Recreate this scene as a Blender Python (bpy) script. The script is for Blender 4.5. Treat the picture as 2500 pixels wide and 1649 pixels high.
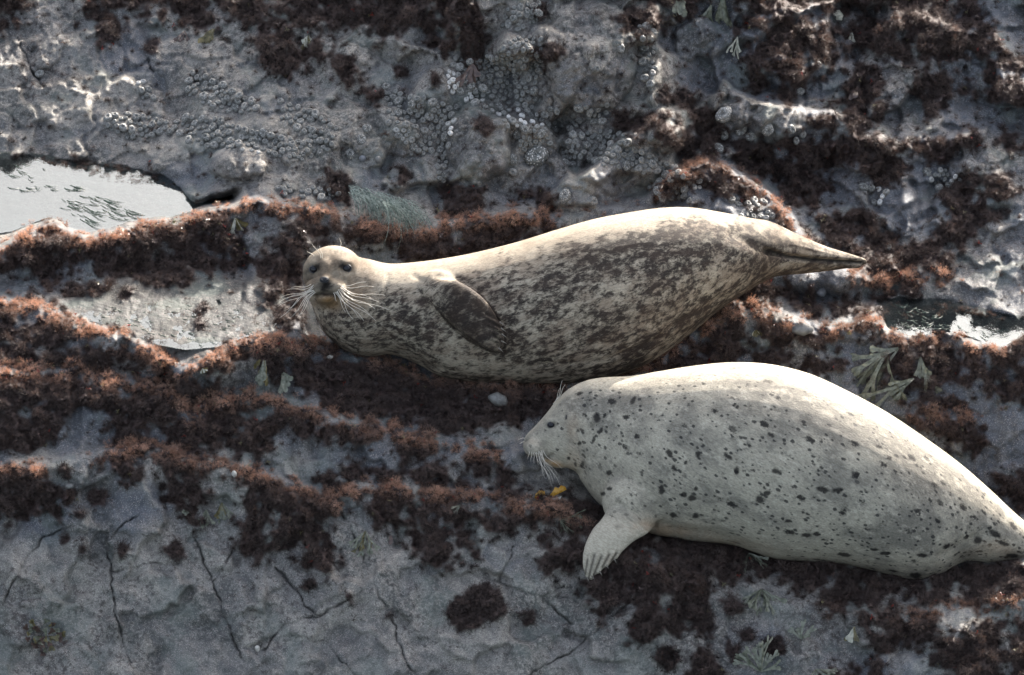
import bpy, bmesh, math, random
import numpy as np
from mathutils import Vector
rnd = random.Random(7)
RS = np.random.RandomState(11)
for o in list(bpy.data.objects): bpy.data.objects.remove(o)
scn = bpy.context.scene
COL = scn.collection
R = math.radians

# ------------------------------------------------------------------ camera, light
TH = R(24.0)                      # camera looks down 24 degrees
S = 2.75 / 2377                   # metres per unit of the survey grid (2377 x 1568 units across the view)
D0 = 25.0
CX, CY = 1188.5, 784.0
ct, st = math.cos(TH), math.sin(TH)
CZ = D0 * st + 784 * S * ct       # so that the foot of the near rock face is at z = 0
CAM = np.array([0.0, -D0 * ct, CZ])
cam = bpy.data.cameras.new('camera'); cam.sensor_width = 36.0; cam.lens = 36.0 * D0 / (2377 * S)
cam.clip_start = 1.0; cam.clip_end = 3000.0
camo = bpy.data.objects.new('camera', cam); COL.objects.link(camo)
camo.location = CAM; camo.rotation_euler = (R(90) - TH, 0, 0); scn.camera = camo

SUN_EL, SUN_AZ = 26.5, 27.0       # behind the seals, a little to the right
w = bpy.data.worlds.new('World'); scn.world = w; w.use_nodes = True
nt = w.node_tree; nt.nodes.clear()
sky = nt.nodes.new('ShaderNodeTexSky'); sky.sky_type = 'NISHITA'; sky.sun_disc = False
sky.sun_elevation = R(SUN_EL); sky.sun_rotation = R(SUN_AZ); sky.air_density = 1.0; sky.dust_density = 6.0; sky.ozone_density = 1.0
bg = nt.nodes.new('ShaderNodeBackground'); bg.inputs[1].default_value = 0.15
wo = nt.nodes.new('ShaderNodeOutputWorld')
hs = nt.nodes.new('ShaderNodeHueSaturation'); hs.inputs['Saturation'].default_value = 0.6      # sky blue muted so the shade stays neutral
nt.links.new(sky.outputs[0], hs.inputs['Color']); nt.links.new(hs.outputs[0], bg.inputs[0]); nt.links.new(bg.outputs[0], wo.inputs[0])
sd = bpy.data.lights.new('sun', 'SUN'); sd.energy = 4.1; sd.angle = R(0.5); sd.color = (1.0, 0.93, 0.84)
so = bpy.data.objects.new('sun', sd); COL.objects.link(so)
sv = Vector((math.sin(R(SUN_AZ)) * math.cos(R(SUN_EL)), math.cos(R(SUN_AZ)) * math.cos(R(SUN_EL)), math.sin(R(SUN_EL))))
so.rotation_euler = sv.to_track_quat('Z', 'Y').to_euler(); so.location = (2, 6, 5)
scn.view_settings.view_transform = 'Standard'; scn.view_settings.look = 'None'
scn.view_settings.exposure = 1.9; scn.view_settings.gamma = 1.0; scn.view_settings.use_curve_mapping = False
scn.cycles.transparent_max_bounces = 8; scn.cycles.max_bounces = 6

# ------------------------------------------------------------------ survey grid <-> world
def W(u, v, d):
    u = np.asarray(u, float); v = np.asarray(v, float); d = np.asarray(d, float)
    t = D0 + d * S; k = S * t / D0
    x = (u - CX) * k; s = (CY - v) * k
    return np.stack(np.broadcast_arrays(CAM[0] + x, CAM[1] + t * ct + s * st, CAM[2] - t * st + s * ct), -1)
def d_of_z(v, Z):                 # depth (units) of the point of height Z (units)
    t = (CZ - Z * S) / (st - ct * (CY - v) * S / D0)
    return (t - D0) / S

# ------------------------------------------------------------------ numpy noise
_GC = {}
def gnoise(x, y, seed=0):
    n = 256
    if seed not in _GC:
        ang = np.random.RandomState(seed).rand(n, n) * 2 * np.pi; _GC[seed] = (np.cos(ang), np.sin(ang))
    gx, gy = _GC[seed]
    xi = np.floor(x).astype(int); yi = np.floor(y).astype(int); xf = x - xi; yf = y - yi
    def g(i, j): return gx[(xi + i) % n, (yi + j) % n] * (xf - i) + gy[(xi + i) % n, (yi + j) % n] * (yf - j)
    a = xf * xf * xf * (xf * (xf * 6 - 15) + 10); b = yf * yf * yf * (yf * (yf * 6 - 15) + 10)
    return ((g(0, 0) * (1 - a) + g(1, 0) * a) * (1 - b) + (g(0, 1) * (1 - a) + g(1, 1) * a) * b) * 1.5
def fbm(x, y, sc, seed=0, oct=4, gain=0.5):
    t = 0; a = 1.0
    for k in range(oct):
        t = t + a * gnoise(x / sc + 17.3 * k, y / sc + 5.1 * k, seed + k); a *= gain; sc *= 0.5
    return t
def inside(P, x, y):
    P = np.array(P, float); x0, y0 = P.min(0); x1, y1 = P.max(0)
    m = np.zeros(x.shape, bool); q = (x >= x0) & (x <= x1) & (y >= y0) & (y <= y1)
    xs, ys = x[q], y[q]; r = np.zeros(xs.shape, bool)
    for i in range(len(P)):
        (ax, ay), (bx, by) = P[i], P[i - 1]
        if ay == by: continue
        r ^= ((ay > ys) != (by > ys)) & (xs < (bx - ax) * (ys - ay) / (by - ay) + ax)
    m[q] = r; return m
def blur(a, s):
    n = int(3 * s) + 1; k = np.exp(-0.5 * (np.arange(-n, n + 1) / s) ** 2); k /= k.sum()
    for ax in (0, 1):
        p = np.pad(a, [(n, n) if i == ax else (0, 0) for i in (0, 1)], mode='edge'); out = np.zeros(a.shape)
        for i, kk in enumerate(k):
            out += kk * (p[i:i + a.shape[0], :] if ax == 0 else p[:, i:i + a.shape[1]])
        a = out
    return a
def segdist(x, y, P):
    d = np.full(x.shape, 1e9)
    for (ax, ay), (bx, by) in zip(P[:-1], P[1:]):
        L = (bx - ax) ** 2 + (by - ay) ** 2
        t = np.clip(((x - ax) * (bx - ax) + (y - ay) * (by - ay)) / L, 0, 1)
        d = np.minimum(d, np.hypot(x - ax - t * (bx - ax), y - ay - t * (by - ay)))
    return d

# ------------------------------------------------------------------ scene-graph helpers
def tag(o, label=None, cat=None, group=None, kind=None):
    if label: o['label'] = label
    if cat: o['category'] = cat
    if group: o['group'] = group
    if kind: o['kind'] = kind
    return o
def link(name, me, parent=None):
    o = bpy.data.objects.new(name, me); COL.objects.link(o)
    if parent is not None: o.parent = parent
    return o
def mesh(name, V, F, mat, smooth=True):
    me = bpy.data.meshes.new(name); V = np.asarray(V, float)
    me.from_pydata(V.tolist(), [], [tuple(map(int, f)) for f in F]); me.materials.append(mat)
    if smooth: me.shade_smooth()
    me.update(); return me
def quadmesh(name, V, Q, mat):    # fast path for big quad meshes
    me = bpy.data.meshes.new(name); n = len(Q)
    me.vertices.add(len(V)); me.vertices.foreach_set('co', np.asarray(V, np.float32).ravel())
    me.loops.add(4 * n); me.loops.foreach_set('vertex_index', np.asarray(Q, np.int32).ravel())
    me.polygons.add(n); me.polygons.foreach_set('loop_start', np.arange(0, 4 * n, 4, dtype=np.int32))
    me.update(calc_edges=True); me.shade_smooth(); me.materials.append(mat); return me
def fattr(me, name, vals):
    a = me.attributes.new(name, 'FLOAT', 'POINT'); a.data.foreach_set('value', np.asarray(vals, np.float32))
def vattr(me, name, vals):
    a = me.attributes.new(name, 'FLOAT_VECTOR', 'POINT'); a.data.foreach_set('vector', np.asarray(vals, np.float32).ravel())
def empty(name, loc, rz=0.0):
    o = bpy.data.objects.new(name, None); o.empty_display_size = 0.05; COL.objects.link(o); o.location = loc; o.rotation_euler.z = rz; return o

# ------------------------------------------------------------------ node helpers
class N:
    def __init__(s, name):
        s.m = bpy.data.materials.new(name); s.m.use_nodes = True; s.t = s.m.node_tree; s.t.nodes.clear()
        s.out = s.t.nodes.new('ShaderNodeOutputMaterial'); s.geo = None
    def n(s, typ, **kw):
        x = s.t.nodes.new(typ)
        for k, v in kw.items(): setattr(x, k, v)
        return x
    def l(s, a, b): s.t.links.new(a, b)
    def set(s, sock, v):
        if hasattr(v, 'links') or isinstance(v, bpy.types.NodeSocket): s.l(v, sock)
        elif isinstance(v, tuple) and len(v) == 3 and sock.type == 'RGBA': sock.default_value = (*v, 1)
        else: sock.default_value = v
    def pos(s):
        if not s.geo: s.geo = s.n('ShaderNodeNewGeometry')
        return s.geo.outputs['Position']
    def attr(s, name, typ='GEOMETRY', o='Fac'):
        a = s.n('ShaderNodeAttribute', attribute_name=name, attribute_type=typ); return a.outputs[o]
    def math(s, op, a, b=0.0, c=None, clamp=False):
        x = s.n('ShaderNodeMath', operation=op, use_clamp=clamp); s.set(x.inputs[0], a); s.set(x.inputs[1], b)
        if c is not None: s.set(x.inputs[2], c)
        return x.outputs[0]
    def noise(s, sc, det=4, rough=0.55, vec=None, dist=0.0, lac=2.0):
        x = s.n('ShaderNodeTexNoise'); x.inputs['Scale'].default_value = sc; x.inputs['Detail'].default_value = det
        x.inputs['Roughness'].default_value = rough; x.inputs['Distortion'].default_value = dist; x.inputs['Lacunarity'].default_value = lac
        s.l(vec if vec is not None else s.pos(), x.inputs['Vector']); return x.outputs['Fac']
    def vor(s, sc, feat='F1', vec=None, o='Distance', rnd=1.0):
        x = s.n('ShaderNodeTexVoronoi', feature=feat); x.inputs['Scale'].default_value = sc; x.inputs['Randomness'].default_value = rnd
        s.l(vec if vec is not None else s.pos(), x.inputs['Vector']); return x.outputs[o]
    def scale(s, vec, x, y, z, rot=(0, 0, 0)):
        m = s.n('ShaderNodeMapping'); m.inputs['Scale'].default_value = (x, y, z); m.inputs['Rotation'].default_value = rot
        s.l(vec, m.inputs[0]); return m.outputs[0]
    def ramp(s, f, stops):        # smooth range map
        x = s.n('ShaderNodeMapRange', interpolation_type='SMOOTHSTEP'); a, b, c, d = stops
        s.set(x.inputs[0], f); s.set(x.inputs[1], a); s.set(x.inputs[2], b); s.set(x.inputs[3], c); s.set(x.inputs[4], d); return x.outputs[0]
    def mix(s, f, a, b, blend='MIX'):
        x = s.n('ShaderNodeMix', data_type='RGBA', blend_type=blend); s.set(x.inputs[0], f); s.set(x.inputs[6], a); s.set(x.inputs[7], b); return x.outputs[2]
    def bump(s, h, dist, strength=1.0, normal=None):
        x = s.n('ShaderNodeBump'); x.inputs['Distance'].default_value = dist; x.inputs['Strength'].default_value = strength
        s.l(h, x.inputs['Height'])
        if normal is not None: s.l(normal, x.inputs['Normal'])
        return x.outputs[0]
    def pbr(s, **kw):
        p = s.n('ShaderNodeBsdfPrincipled')
        for k, v in kw.items(): s.set(p.inputs[k.replace('_', ' ')], v)
        return p
    def fin(s, sh): s.l(sh.outputs[0] if hasattr(sh, 'outputs') else sh, s.out.inputs[0]); return s.m

def simple(name, col, col2=None, sc=60, rough=0.5, trans=0.0, spec=0.5, bump=0.0):
    m = N(name); c = col
    if col2: c = m.mix(m.ramp(m.noise(sc, 4), (0.35, 0.65, 0, 1)), col, col2)
    kw = dict(Base_Color=c, Roughness=rough); 
    if bump: kw['Normal'] = m.bump(m.noise(sc * 3, 4), bump)
    p = m.pbr(**kw); p.inputs['Specular IOR Level'].default_value = spec
    if trans:
        t = m.n('ShaderNodeBsdfTranslucent'); m.set(t.inputs[0], c)
        x = m.n('ShaderNodeMixShader'); x.inputs[0].default_value = trans; m.l(p.outputs[0], x.inputs[1]); m.l(t.outputs[0], x.inputs[2]); return m.fin(x)
    return m.fin(p)

# ------------------------------------------------------------------ TERRAIN: terraces read from bottom to top
# each line: (u, v, height)
LN = [
 [(-1500, 2300, -640), (4200, 2300, -640)],
 [(-1500, 1568, 0), (4200, 1568, 0)],
 [(-1500, 1080, 385), (-300, 1065, 392), (0, 1078, 388), (150, 1085, 380), (230, 1050, 405), (330, 1038, 412), (430, 1060, 395), (600, 1098, 360), (700, 1128, 335), (780, 1162, 305), (840, 1130, 325), (950, 1135, 318), (1060, 1150, 310), (1200, 1172, 298), (1300, 1180, 285), (1380, 1240, 245), (1500, 1310, 190), (1650, 1370, 135), (1800, 1400, 112), (2000, 1425, 95), (2100, 1430, 90), (2400, 1400, 100), (2800, 1380, 110), (4200, 1380, 110)],
 [(-1500, 1065, 380), (-300, 1050, 386), (0, 1066, 382), (230, 1038, 398), (330, 1028, 404), (600, 1088, 352), (780, 1150, 302), (840, 1116, 320), (1060, 1138, 306), (1200, 1162, 298), (1300, 1165, 285), (1400, 1200, 240), (1500, 1240, 196), (1650, 1268, 170), (1800, 1300, 141), (1950, 1315, 124), (2100, 1349, 100), (2250, 1315, 122), (2400, 1300, 143), (2800, 1300, 140), (4200, 1300, 140)],
 [(-1500, 1050, 386), (0, 1054, 388), (330, 1018, 408), (600, 1070, 364), (800, 1120, 318), (1060, 1120, 312), (1200, 1120, 305), (1320, 1110, 290), (1500, 1120, 218), (1650, 1130, 190), (1800, 1130, 160), (2100, 1185, 120), (2400, 1180, 150), (4200, 1180, 150)],
 [(-1500, 865, 520), (-100, 865, 520), (60, 862, 520), (160, 855, 524), (260, 885, 508), (380, 895, 503), (440, 965, 455), (500, 925, 478), (560, 915, 480), (650, 928, 470), (800, 978, 430), (900, 998, 405), (1000, 1020, 388), (1100, 1045, 375), (1200, 1055, 365), (1350, 1020, 340), (1500, 960, 330), (1850, 960, 325), (2100, 965, 325), (2400, 960, 325), (4200, 960, 325)],
 [(-1500, 850, 514), (0, 846, 514), (260, 868, 500), (380, 878, 498), (440, 945, 452), (560, 900, 475), (650, 914, 465), (800, 960, 425), (1000, 1000, 385), (1200, 1030, 365), (1350, 990, 345), (1500, 930, 345), (1850, 930, 350), (2400, 930, 350), (4200, 930, 350)],
 [(-1500, 690, 592), (-100, 690, 590), (0, 692, 588), (100, 722, 585), (200, 765, 580), (300, 790, 574), (380, 838, 566), (420, 866, 560), (480, 838, 566), (560, 800, 576), (640, 790, 577), (690, 795, 550), (730, 798, 505), (800, 815, 488), (900, 836, 463), (1000, 868, 430), (1200, 889, 418), (1300, 889, 414), (1500, 850, 425), (1600, 790, 465), (1700, 712, 522), (1850, 745, 492), (1950, 770, 474), (2020, 745, 480), (2080, 780, 460), (2180, 772, 462), (2320, 806, 452), (2377, 765, 470), (2500, 755, 475), (4200, 755, 475)],
 [(-1500, 675, 574), (0, 680, 574), (100, 706, 573), (200, 745, 571), (300, 775, 569), (420, 845, 560), (560, 785, 571), (640, 770, 575), (690, 775, 552), (730, 780, 502), (800, 780, 492), (1000, 840, 436), (1200, 860, 424), (1500, 820, 432), (1700, 695, 525), (1850, 728, 485), (1950, 752, 464), (2080, 766, 446), (2320, 796, 443), (2400, 745, 460), (4200, 745, 460)],
 [(-1500, 650, 578), (0, 652, 578), (200, 645, 578), (400, 615, 582), (600, 625, 584), (690, 650, 582), (740, 670, 540), (800, 700, 505), (1000, 740, 448), (1300, 740, 450), (1500, 705, 470), (1700, 675, 535), (1850, 690, 492), (2000, 695, 452), (2060, 690, 449), (2200, 700, 449), (2377, 742, 458), (4200, 742, 458)],
 [(-1500, 570, 645), (-100, 570, 648), (0, 578, 645), (60, 535, 668), (130, 520, 676), (190, 548, 660), (260, 540, 664), (330, 518, 672), (430, 505, 680), (480, 482, 694), (600, 468, 705), (720, 484, 688), (850, 512, 660), (950, 532, 640), (1100, 512, 645), (1200, 500, 648), (1350, 500, 640), (1500, 460, 670), (1560, 405, 715), (1640, 374, 742), (1700, 392, 728), (1760, 430, 690), (1830, 500, 630), (1900, 608, 545), (1960, 625, 535), (2030, 660, 490), (2100, 640, 476), (2400, 660, 480), (4200, 660, 480)],
 [(-1500, 565, 618), (0, 570, 618), (60, 524, 618), (130, 508, 619), (190, 538, 618), (330, 505, 620), (430, 490, 624), (480, 470, 655), (600, 455, 682), (720, 470, 668), (850, 500, 642), (950, 518, 626), (1100, 498, 632), (1200, 486, 636), (1350, 480, 640), (1500, 445, 650), (1560, 392, 680), (1640, 360, 690), (1700, 376, 672), (1760, 412, 640), (1830, 480, 590), (1900, 585, 530), (2030, 640, 496), (2100, 620, 487), (2400, 640, 492), (4200, 640, 492)],
 [(-1500, 345, 622), (0, 345, 624), (100, 362, 624), (250, 385, 622), (380, 405, 626), (470, 440, 650), (600, 432, 690), (900, 440, 668), (1100, 430, 668), (1300, 430, 670), (1500, 400, 690), (1640, 330, 700), (1760, 360, 668), (1900, 500, 565), (2030, 560, 522), (2200, 560, 512), (2400, 560, 516), (4200, 560, 516)],
 [(-1500, 0, 800), (0, 0, 832), (420, 0, 845), (650, 0, 905), (1000, 0, 985), (1500, 0, 985), (1750, 0, 950), (2000, 0, 850), (2400, 0, 842), (4200, 0, 842)],
 [(-1500, -120, 890), (0, -120, 895), (420, -120, 910), (650, -120, 990), (1000, -120, 1095), (1500, -120, 1095), (2000, -120, 960), (2400, -120, 945), (4200, -120, 945)],
 [(-1500, -330, 800), (4200, -330, 860)],
 [(-1500, -900, -100), (4200, -900, -100)],
]
ax = lambda *s: np.unique(np.concatenate(s))
gu = ax(np.linspace(-1500, -300, 30), np.linspace(-300, -40, 40), np.arange(-40, 2420, 2.9), np.linspace(2420, 2700, 40), np.linspace(2700, 4200, 34))
gv = ax(np.linspace(-900, -330, 24), np.linspace(-330, -30, 50), np.arange(-30, 1600, 2.9), np.linspace(1600, 2300, 34))
U, V = np.meshgrid(gu, gv)
nv, nu = U.shape
lv = []; lz = []
for i, L in enumerate(LN):
    a = np.array(L, float)
    vv = np.interp(gu, a[:, 0], a[:, 1]); zz = np.interp(gu, a[:, 0], a[:, 2])
    if 2 <= i <= 12:
        vv = vv + 5 * gnoise(gu / 34, gu * 0 + 3.3 + (i // 2), 5) + 3 * gnoise(gu / 13, gu * 0 + 1.3 + (i // 2), 6)
    lv.append(vv); lz.append(zz)
lv = np.array(lv); lz = np.array(lz)
Z = np.zeros(U.shape)
VW = V + 6 * fbm(U, V, 60, 31, 3)
for j in range(nu):
    o_ = np.argsort(lv[:, j]); Z[:, j] = np.interp(VW[:, j], lv[o_, j], lz[o_, j])
Z = blur(Z, 1.5)

# blocks: voronoi plates with tilted tops
def plates(x, y, sc, seed, tilt, off):
    r = np.random.RandomState(seed); n = 128
    jx, jy, tx, ty, oo = (r.rand(n, n) for _ in range(5))
    xi = np.floor(x / sc).astype(int); yi = np.floor(y / sc).astype(int)
    f1 = np.full(x.shape, 1e9); f2 = f1.copy(); val = np.zeros(x.shape)
    for a in (-1, 0, 1):
        for b in (-1, 0, 1):
            i = (xi + a) % n; j = (yi + b) % n
            cx = (xi + a + jx[i, j]) * sc; cy = (yi + b + jy[i, j]) * sc
            dx = x - cx; dy = y - cy; dd = np.hypot(dx, dy)
            vv = (tx[i, j] - .5) * tilt * dx + (ty[i, j] - .5) * tilt * dy + (oo[i, j] - .5) * off
            c = dd < f1; f2 = np.where(c, f1, np.minimum(f2, dd)); val = np.where(c, vv, val); f1 = np.where(c, dd, f1)
    return val, f2 - f1
wu = U + 14 * fbm(U, V, 50, 41, 3); wv = V + 14 * fbm(U, V, 50, 51, 3)
sm = lambda a, lo, hi: np.clip((a - lo) / (hi - lo), 0, 1) ** 2 * (3 - 2 * np.clip((a - lo) / (hi - lo), 0, 1))
upper = 1 - sm(V + 0.12 * (1200 - U) * (U > 1200), 420, 520)
upper = np.maximum(upper, sm(U, 1850, 1950) * (1 - sm(V, 620, 720)))
p0, e0 = plates(U + 22 * fbm(U, V, 120, 43, 2) + .35 * V, (V + 22 * fbm(U, V, 120, 53, 2)) * 1.3, 175, 13, 0.46, 46); p1, e1 = plates(wu, wv * 1.25, 92, 3, 0.34, 14); p2, e2 = plates(wu + .3 * wv, wv, 38, 4, 0.16, 4)
g1 = np.exp(-(e1 / 5.0) ** 2); g2 = np.exp(-(e2 / 3.0) ** 2)
midface = sm(V, 1040, 1100) 
amp = (0.55 + 0.45 * upper) * (1 - .45 * upper * (1 - sm(U, 750, 950)))
for (a_, b_, ra, rb) in ((1112, 330, 90, 110), (552, 378, 75, 55), (1370, 130, 110, 140)): amp = amp * (1 - .85 * np.exp(-(((U - a_) / ra) ** 2 + ((V - b_) / rb) ** 2) ** 2))
Z += blur(amp * p0 * (V < 480) * (.25 + .75 * sm(U, 850, 1050)), 1.6)
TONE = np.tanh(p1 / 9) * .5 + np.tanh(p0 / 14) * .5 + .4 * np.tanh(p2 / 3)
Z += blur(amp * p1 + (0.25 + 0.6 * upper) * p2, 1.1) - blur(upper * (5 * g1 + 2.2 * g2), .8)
Z += 7 * fbm(U, V, 90, 61, 3) * (0.5 + .5 * upper) + 2.0 * fbm(U, V, 30, 71, 4, 0.55) * (0.5 + 0.5 * upper) + .7 * fbm(U, V, 9, 75, 2) * (.5 + .5 * upper)
# diagonal bedding on the right slope
q = (U * 0.62 + V * 0.78)
Z += 3.0 * gnoise(q / 26, (U * .78 - V * .62) / 150, 81) * sm(U, 1800, 1950) * (1 - sm(V, 640, 700))

# individual boulders  (u, v, ru, rv, height)
bwu = 8 * fbm(U, V, 40, 91, 2); bwv = 8 * fbm(U, V, 40, 95, 2)
for (bu, bv, ru, rv, hh) in [(1112, 330, 78, 98, 34), (552, 378, 66, 44, 26), (1185, 125, 60, 45, 16), (1370, 130, 110, 140, 26),
                              (1560, 300, 60, 55, 22), (1800, 270, 70, 60, 24), (1260, 100, 50, 40, 10), (2000, 340, 80, 60, 26), (2050, 100, 190, 130, 8),
                              (1830, 110, 110, 95, 30), (2330, 60, 90, 110, 6), (2330, 190, 80, 60, 10), (150, 570, 60, 30, 10), (1165, 930, 48, 26, 14), (1340, 440, 90, 50, 14),
                              (1920, 650, 95, 34, 24), (1700, 260, 46, 44, 14), (1330, 350, 34, 60, 14), (420, 660, 60, 20, -3), (1990, 770, 50, 30, 16), (1840, 760, 40, 26, 12),
                              (2020, 1450, 60, 60, 10), (2100, 470, 60, 80, 14), (2250, 1460, 90, 50, 12), (1215, 1070, 60, 30, 16), (1380, 1090, 60, 30, 8)]:
    rr = ((U - bu + bwu) / ru) ** 2 + ((V - bv + bwv) / rv) ** 2
    Z += hh * (1.5 if (bv < 330 and bu < 1750) else 1.0) * np.sqrt(np.clip(1 - rr, 0, 1))

# cracks in the near face
CR = [[(0, 1420), (20, 1370), (60, 1300), (100, 1250), (180, 1215)], [(165, 1200), (200, 1230), (240, 1262), (258, 1300), (265, 1400), (285, 1500), (305, 1540)],
      [(240, 1262), (285, 1220), (330, 1190)], [(360, 1140), (385, 1180)], [(450, 1240), (475, 1310), (495, 1355), (520, 1430), (560, 1530)], [(495, 1355), (540, 1280)],
      [(260, 1330), (340, 1310), (430, 1305)], [(640, 1320), (690, 1370), (710, 1410), (740, 1428)], [(610, 1510), (660, 1450), (740, 1428), (800, 1400), (850, 1370)],
      [(858, 1330), (885, 1390), (912, 1440), (935, 1520), (965, 1568), (985, 1600)], [(765, 1500), (800, 1540), (840, 1580)], [(1190, 1270), (1160, 1350)], [(1080, 1330), (1150, 1350), (1260, 1390), (1330, 1450)],
      [(1230, 1568), (1330, 1510), (1400, 1450), (1460, 1400), (1500, 1360)], [(1262, 1390), (1310, 1360)], [(1290, 280), (1278, 200), (1262, 160)], [(1500, 220), (1515, 100), (1525, 40)], [(1100, 0), (1115, 80), (1120, 160)],
      [(40, 90), (80, 170), (100, 200)], [(330, 120), (360, 165)], [(1290, 270), (1320, 390)], [(790, 1180), (860, 1330)], [(2000, 130), (1970, 220)]]
crk = np.full(U.shape, 1e9)
wu2 = U + 5 * fbm(U, V, 30, 101, 3); wv2 = V + 5 * fbm(U, V, 30, 111, 3)
for c in CR:
    c = np.array(c, float); x0, y0 = c.min(0) - 30; x1, y1 = c.max(0) + 30
    i0, i1 = np.searchsorted(gv, [y0, y1]); j0, j1 = np.searchsorted(gu, [x0, x1]); sl = (slice(i0, i1), slice(j0, j1))
    crk[sl] = np.minimum(crk[sl], segdist(wu2[sl], wv2[sl], c))
cw = 1.9 + 1.4 * gnoise(U / 40, V / 40, 121)
CRK = np.exp(-(crk / np.clip(cw, 1.2, 9)) ** 2) * np.clip(.65 + 1.2 * fbm(U, V, 70, 125, 2), .28, 1)
p3, e3 = plates(wu - .2 * wv, wv + .4 * wu, 150, 9, .16, 7); g3 = np.exp(-(e3 / 2.2) ** 2) * (V > 1000) * np.clip(-.1 + 1.5 * fbm(U, V, 60, 127, 2), 0, 1)
CRK = np.maximum(CRK, .2 * g3)
Z += sm(V, 1020, 1080) * blur(p3, 1.4) - 7 * CRK

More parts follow.
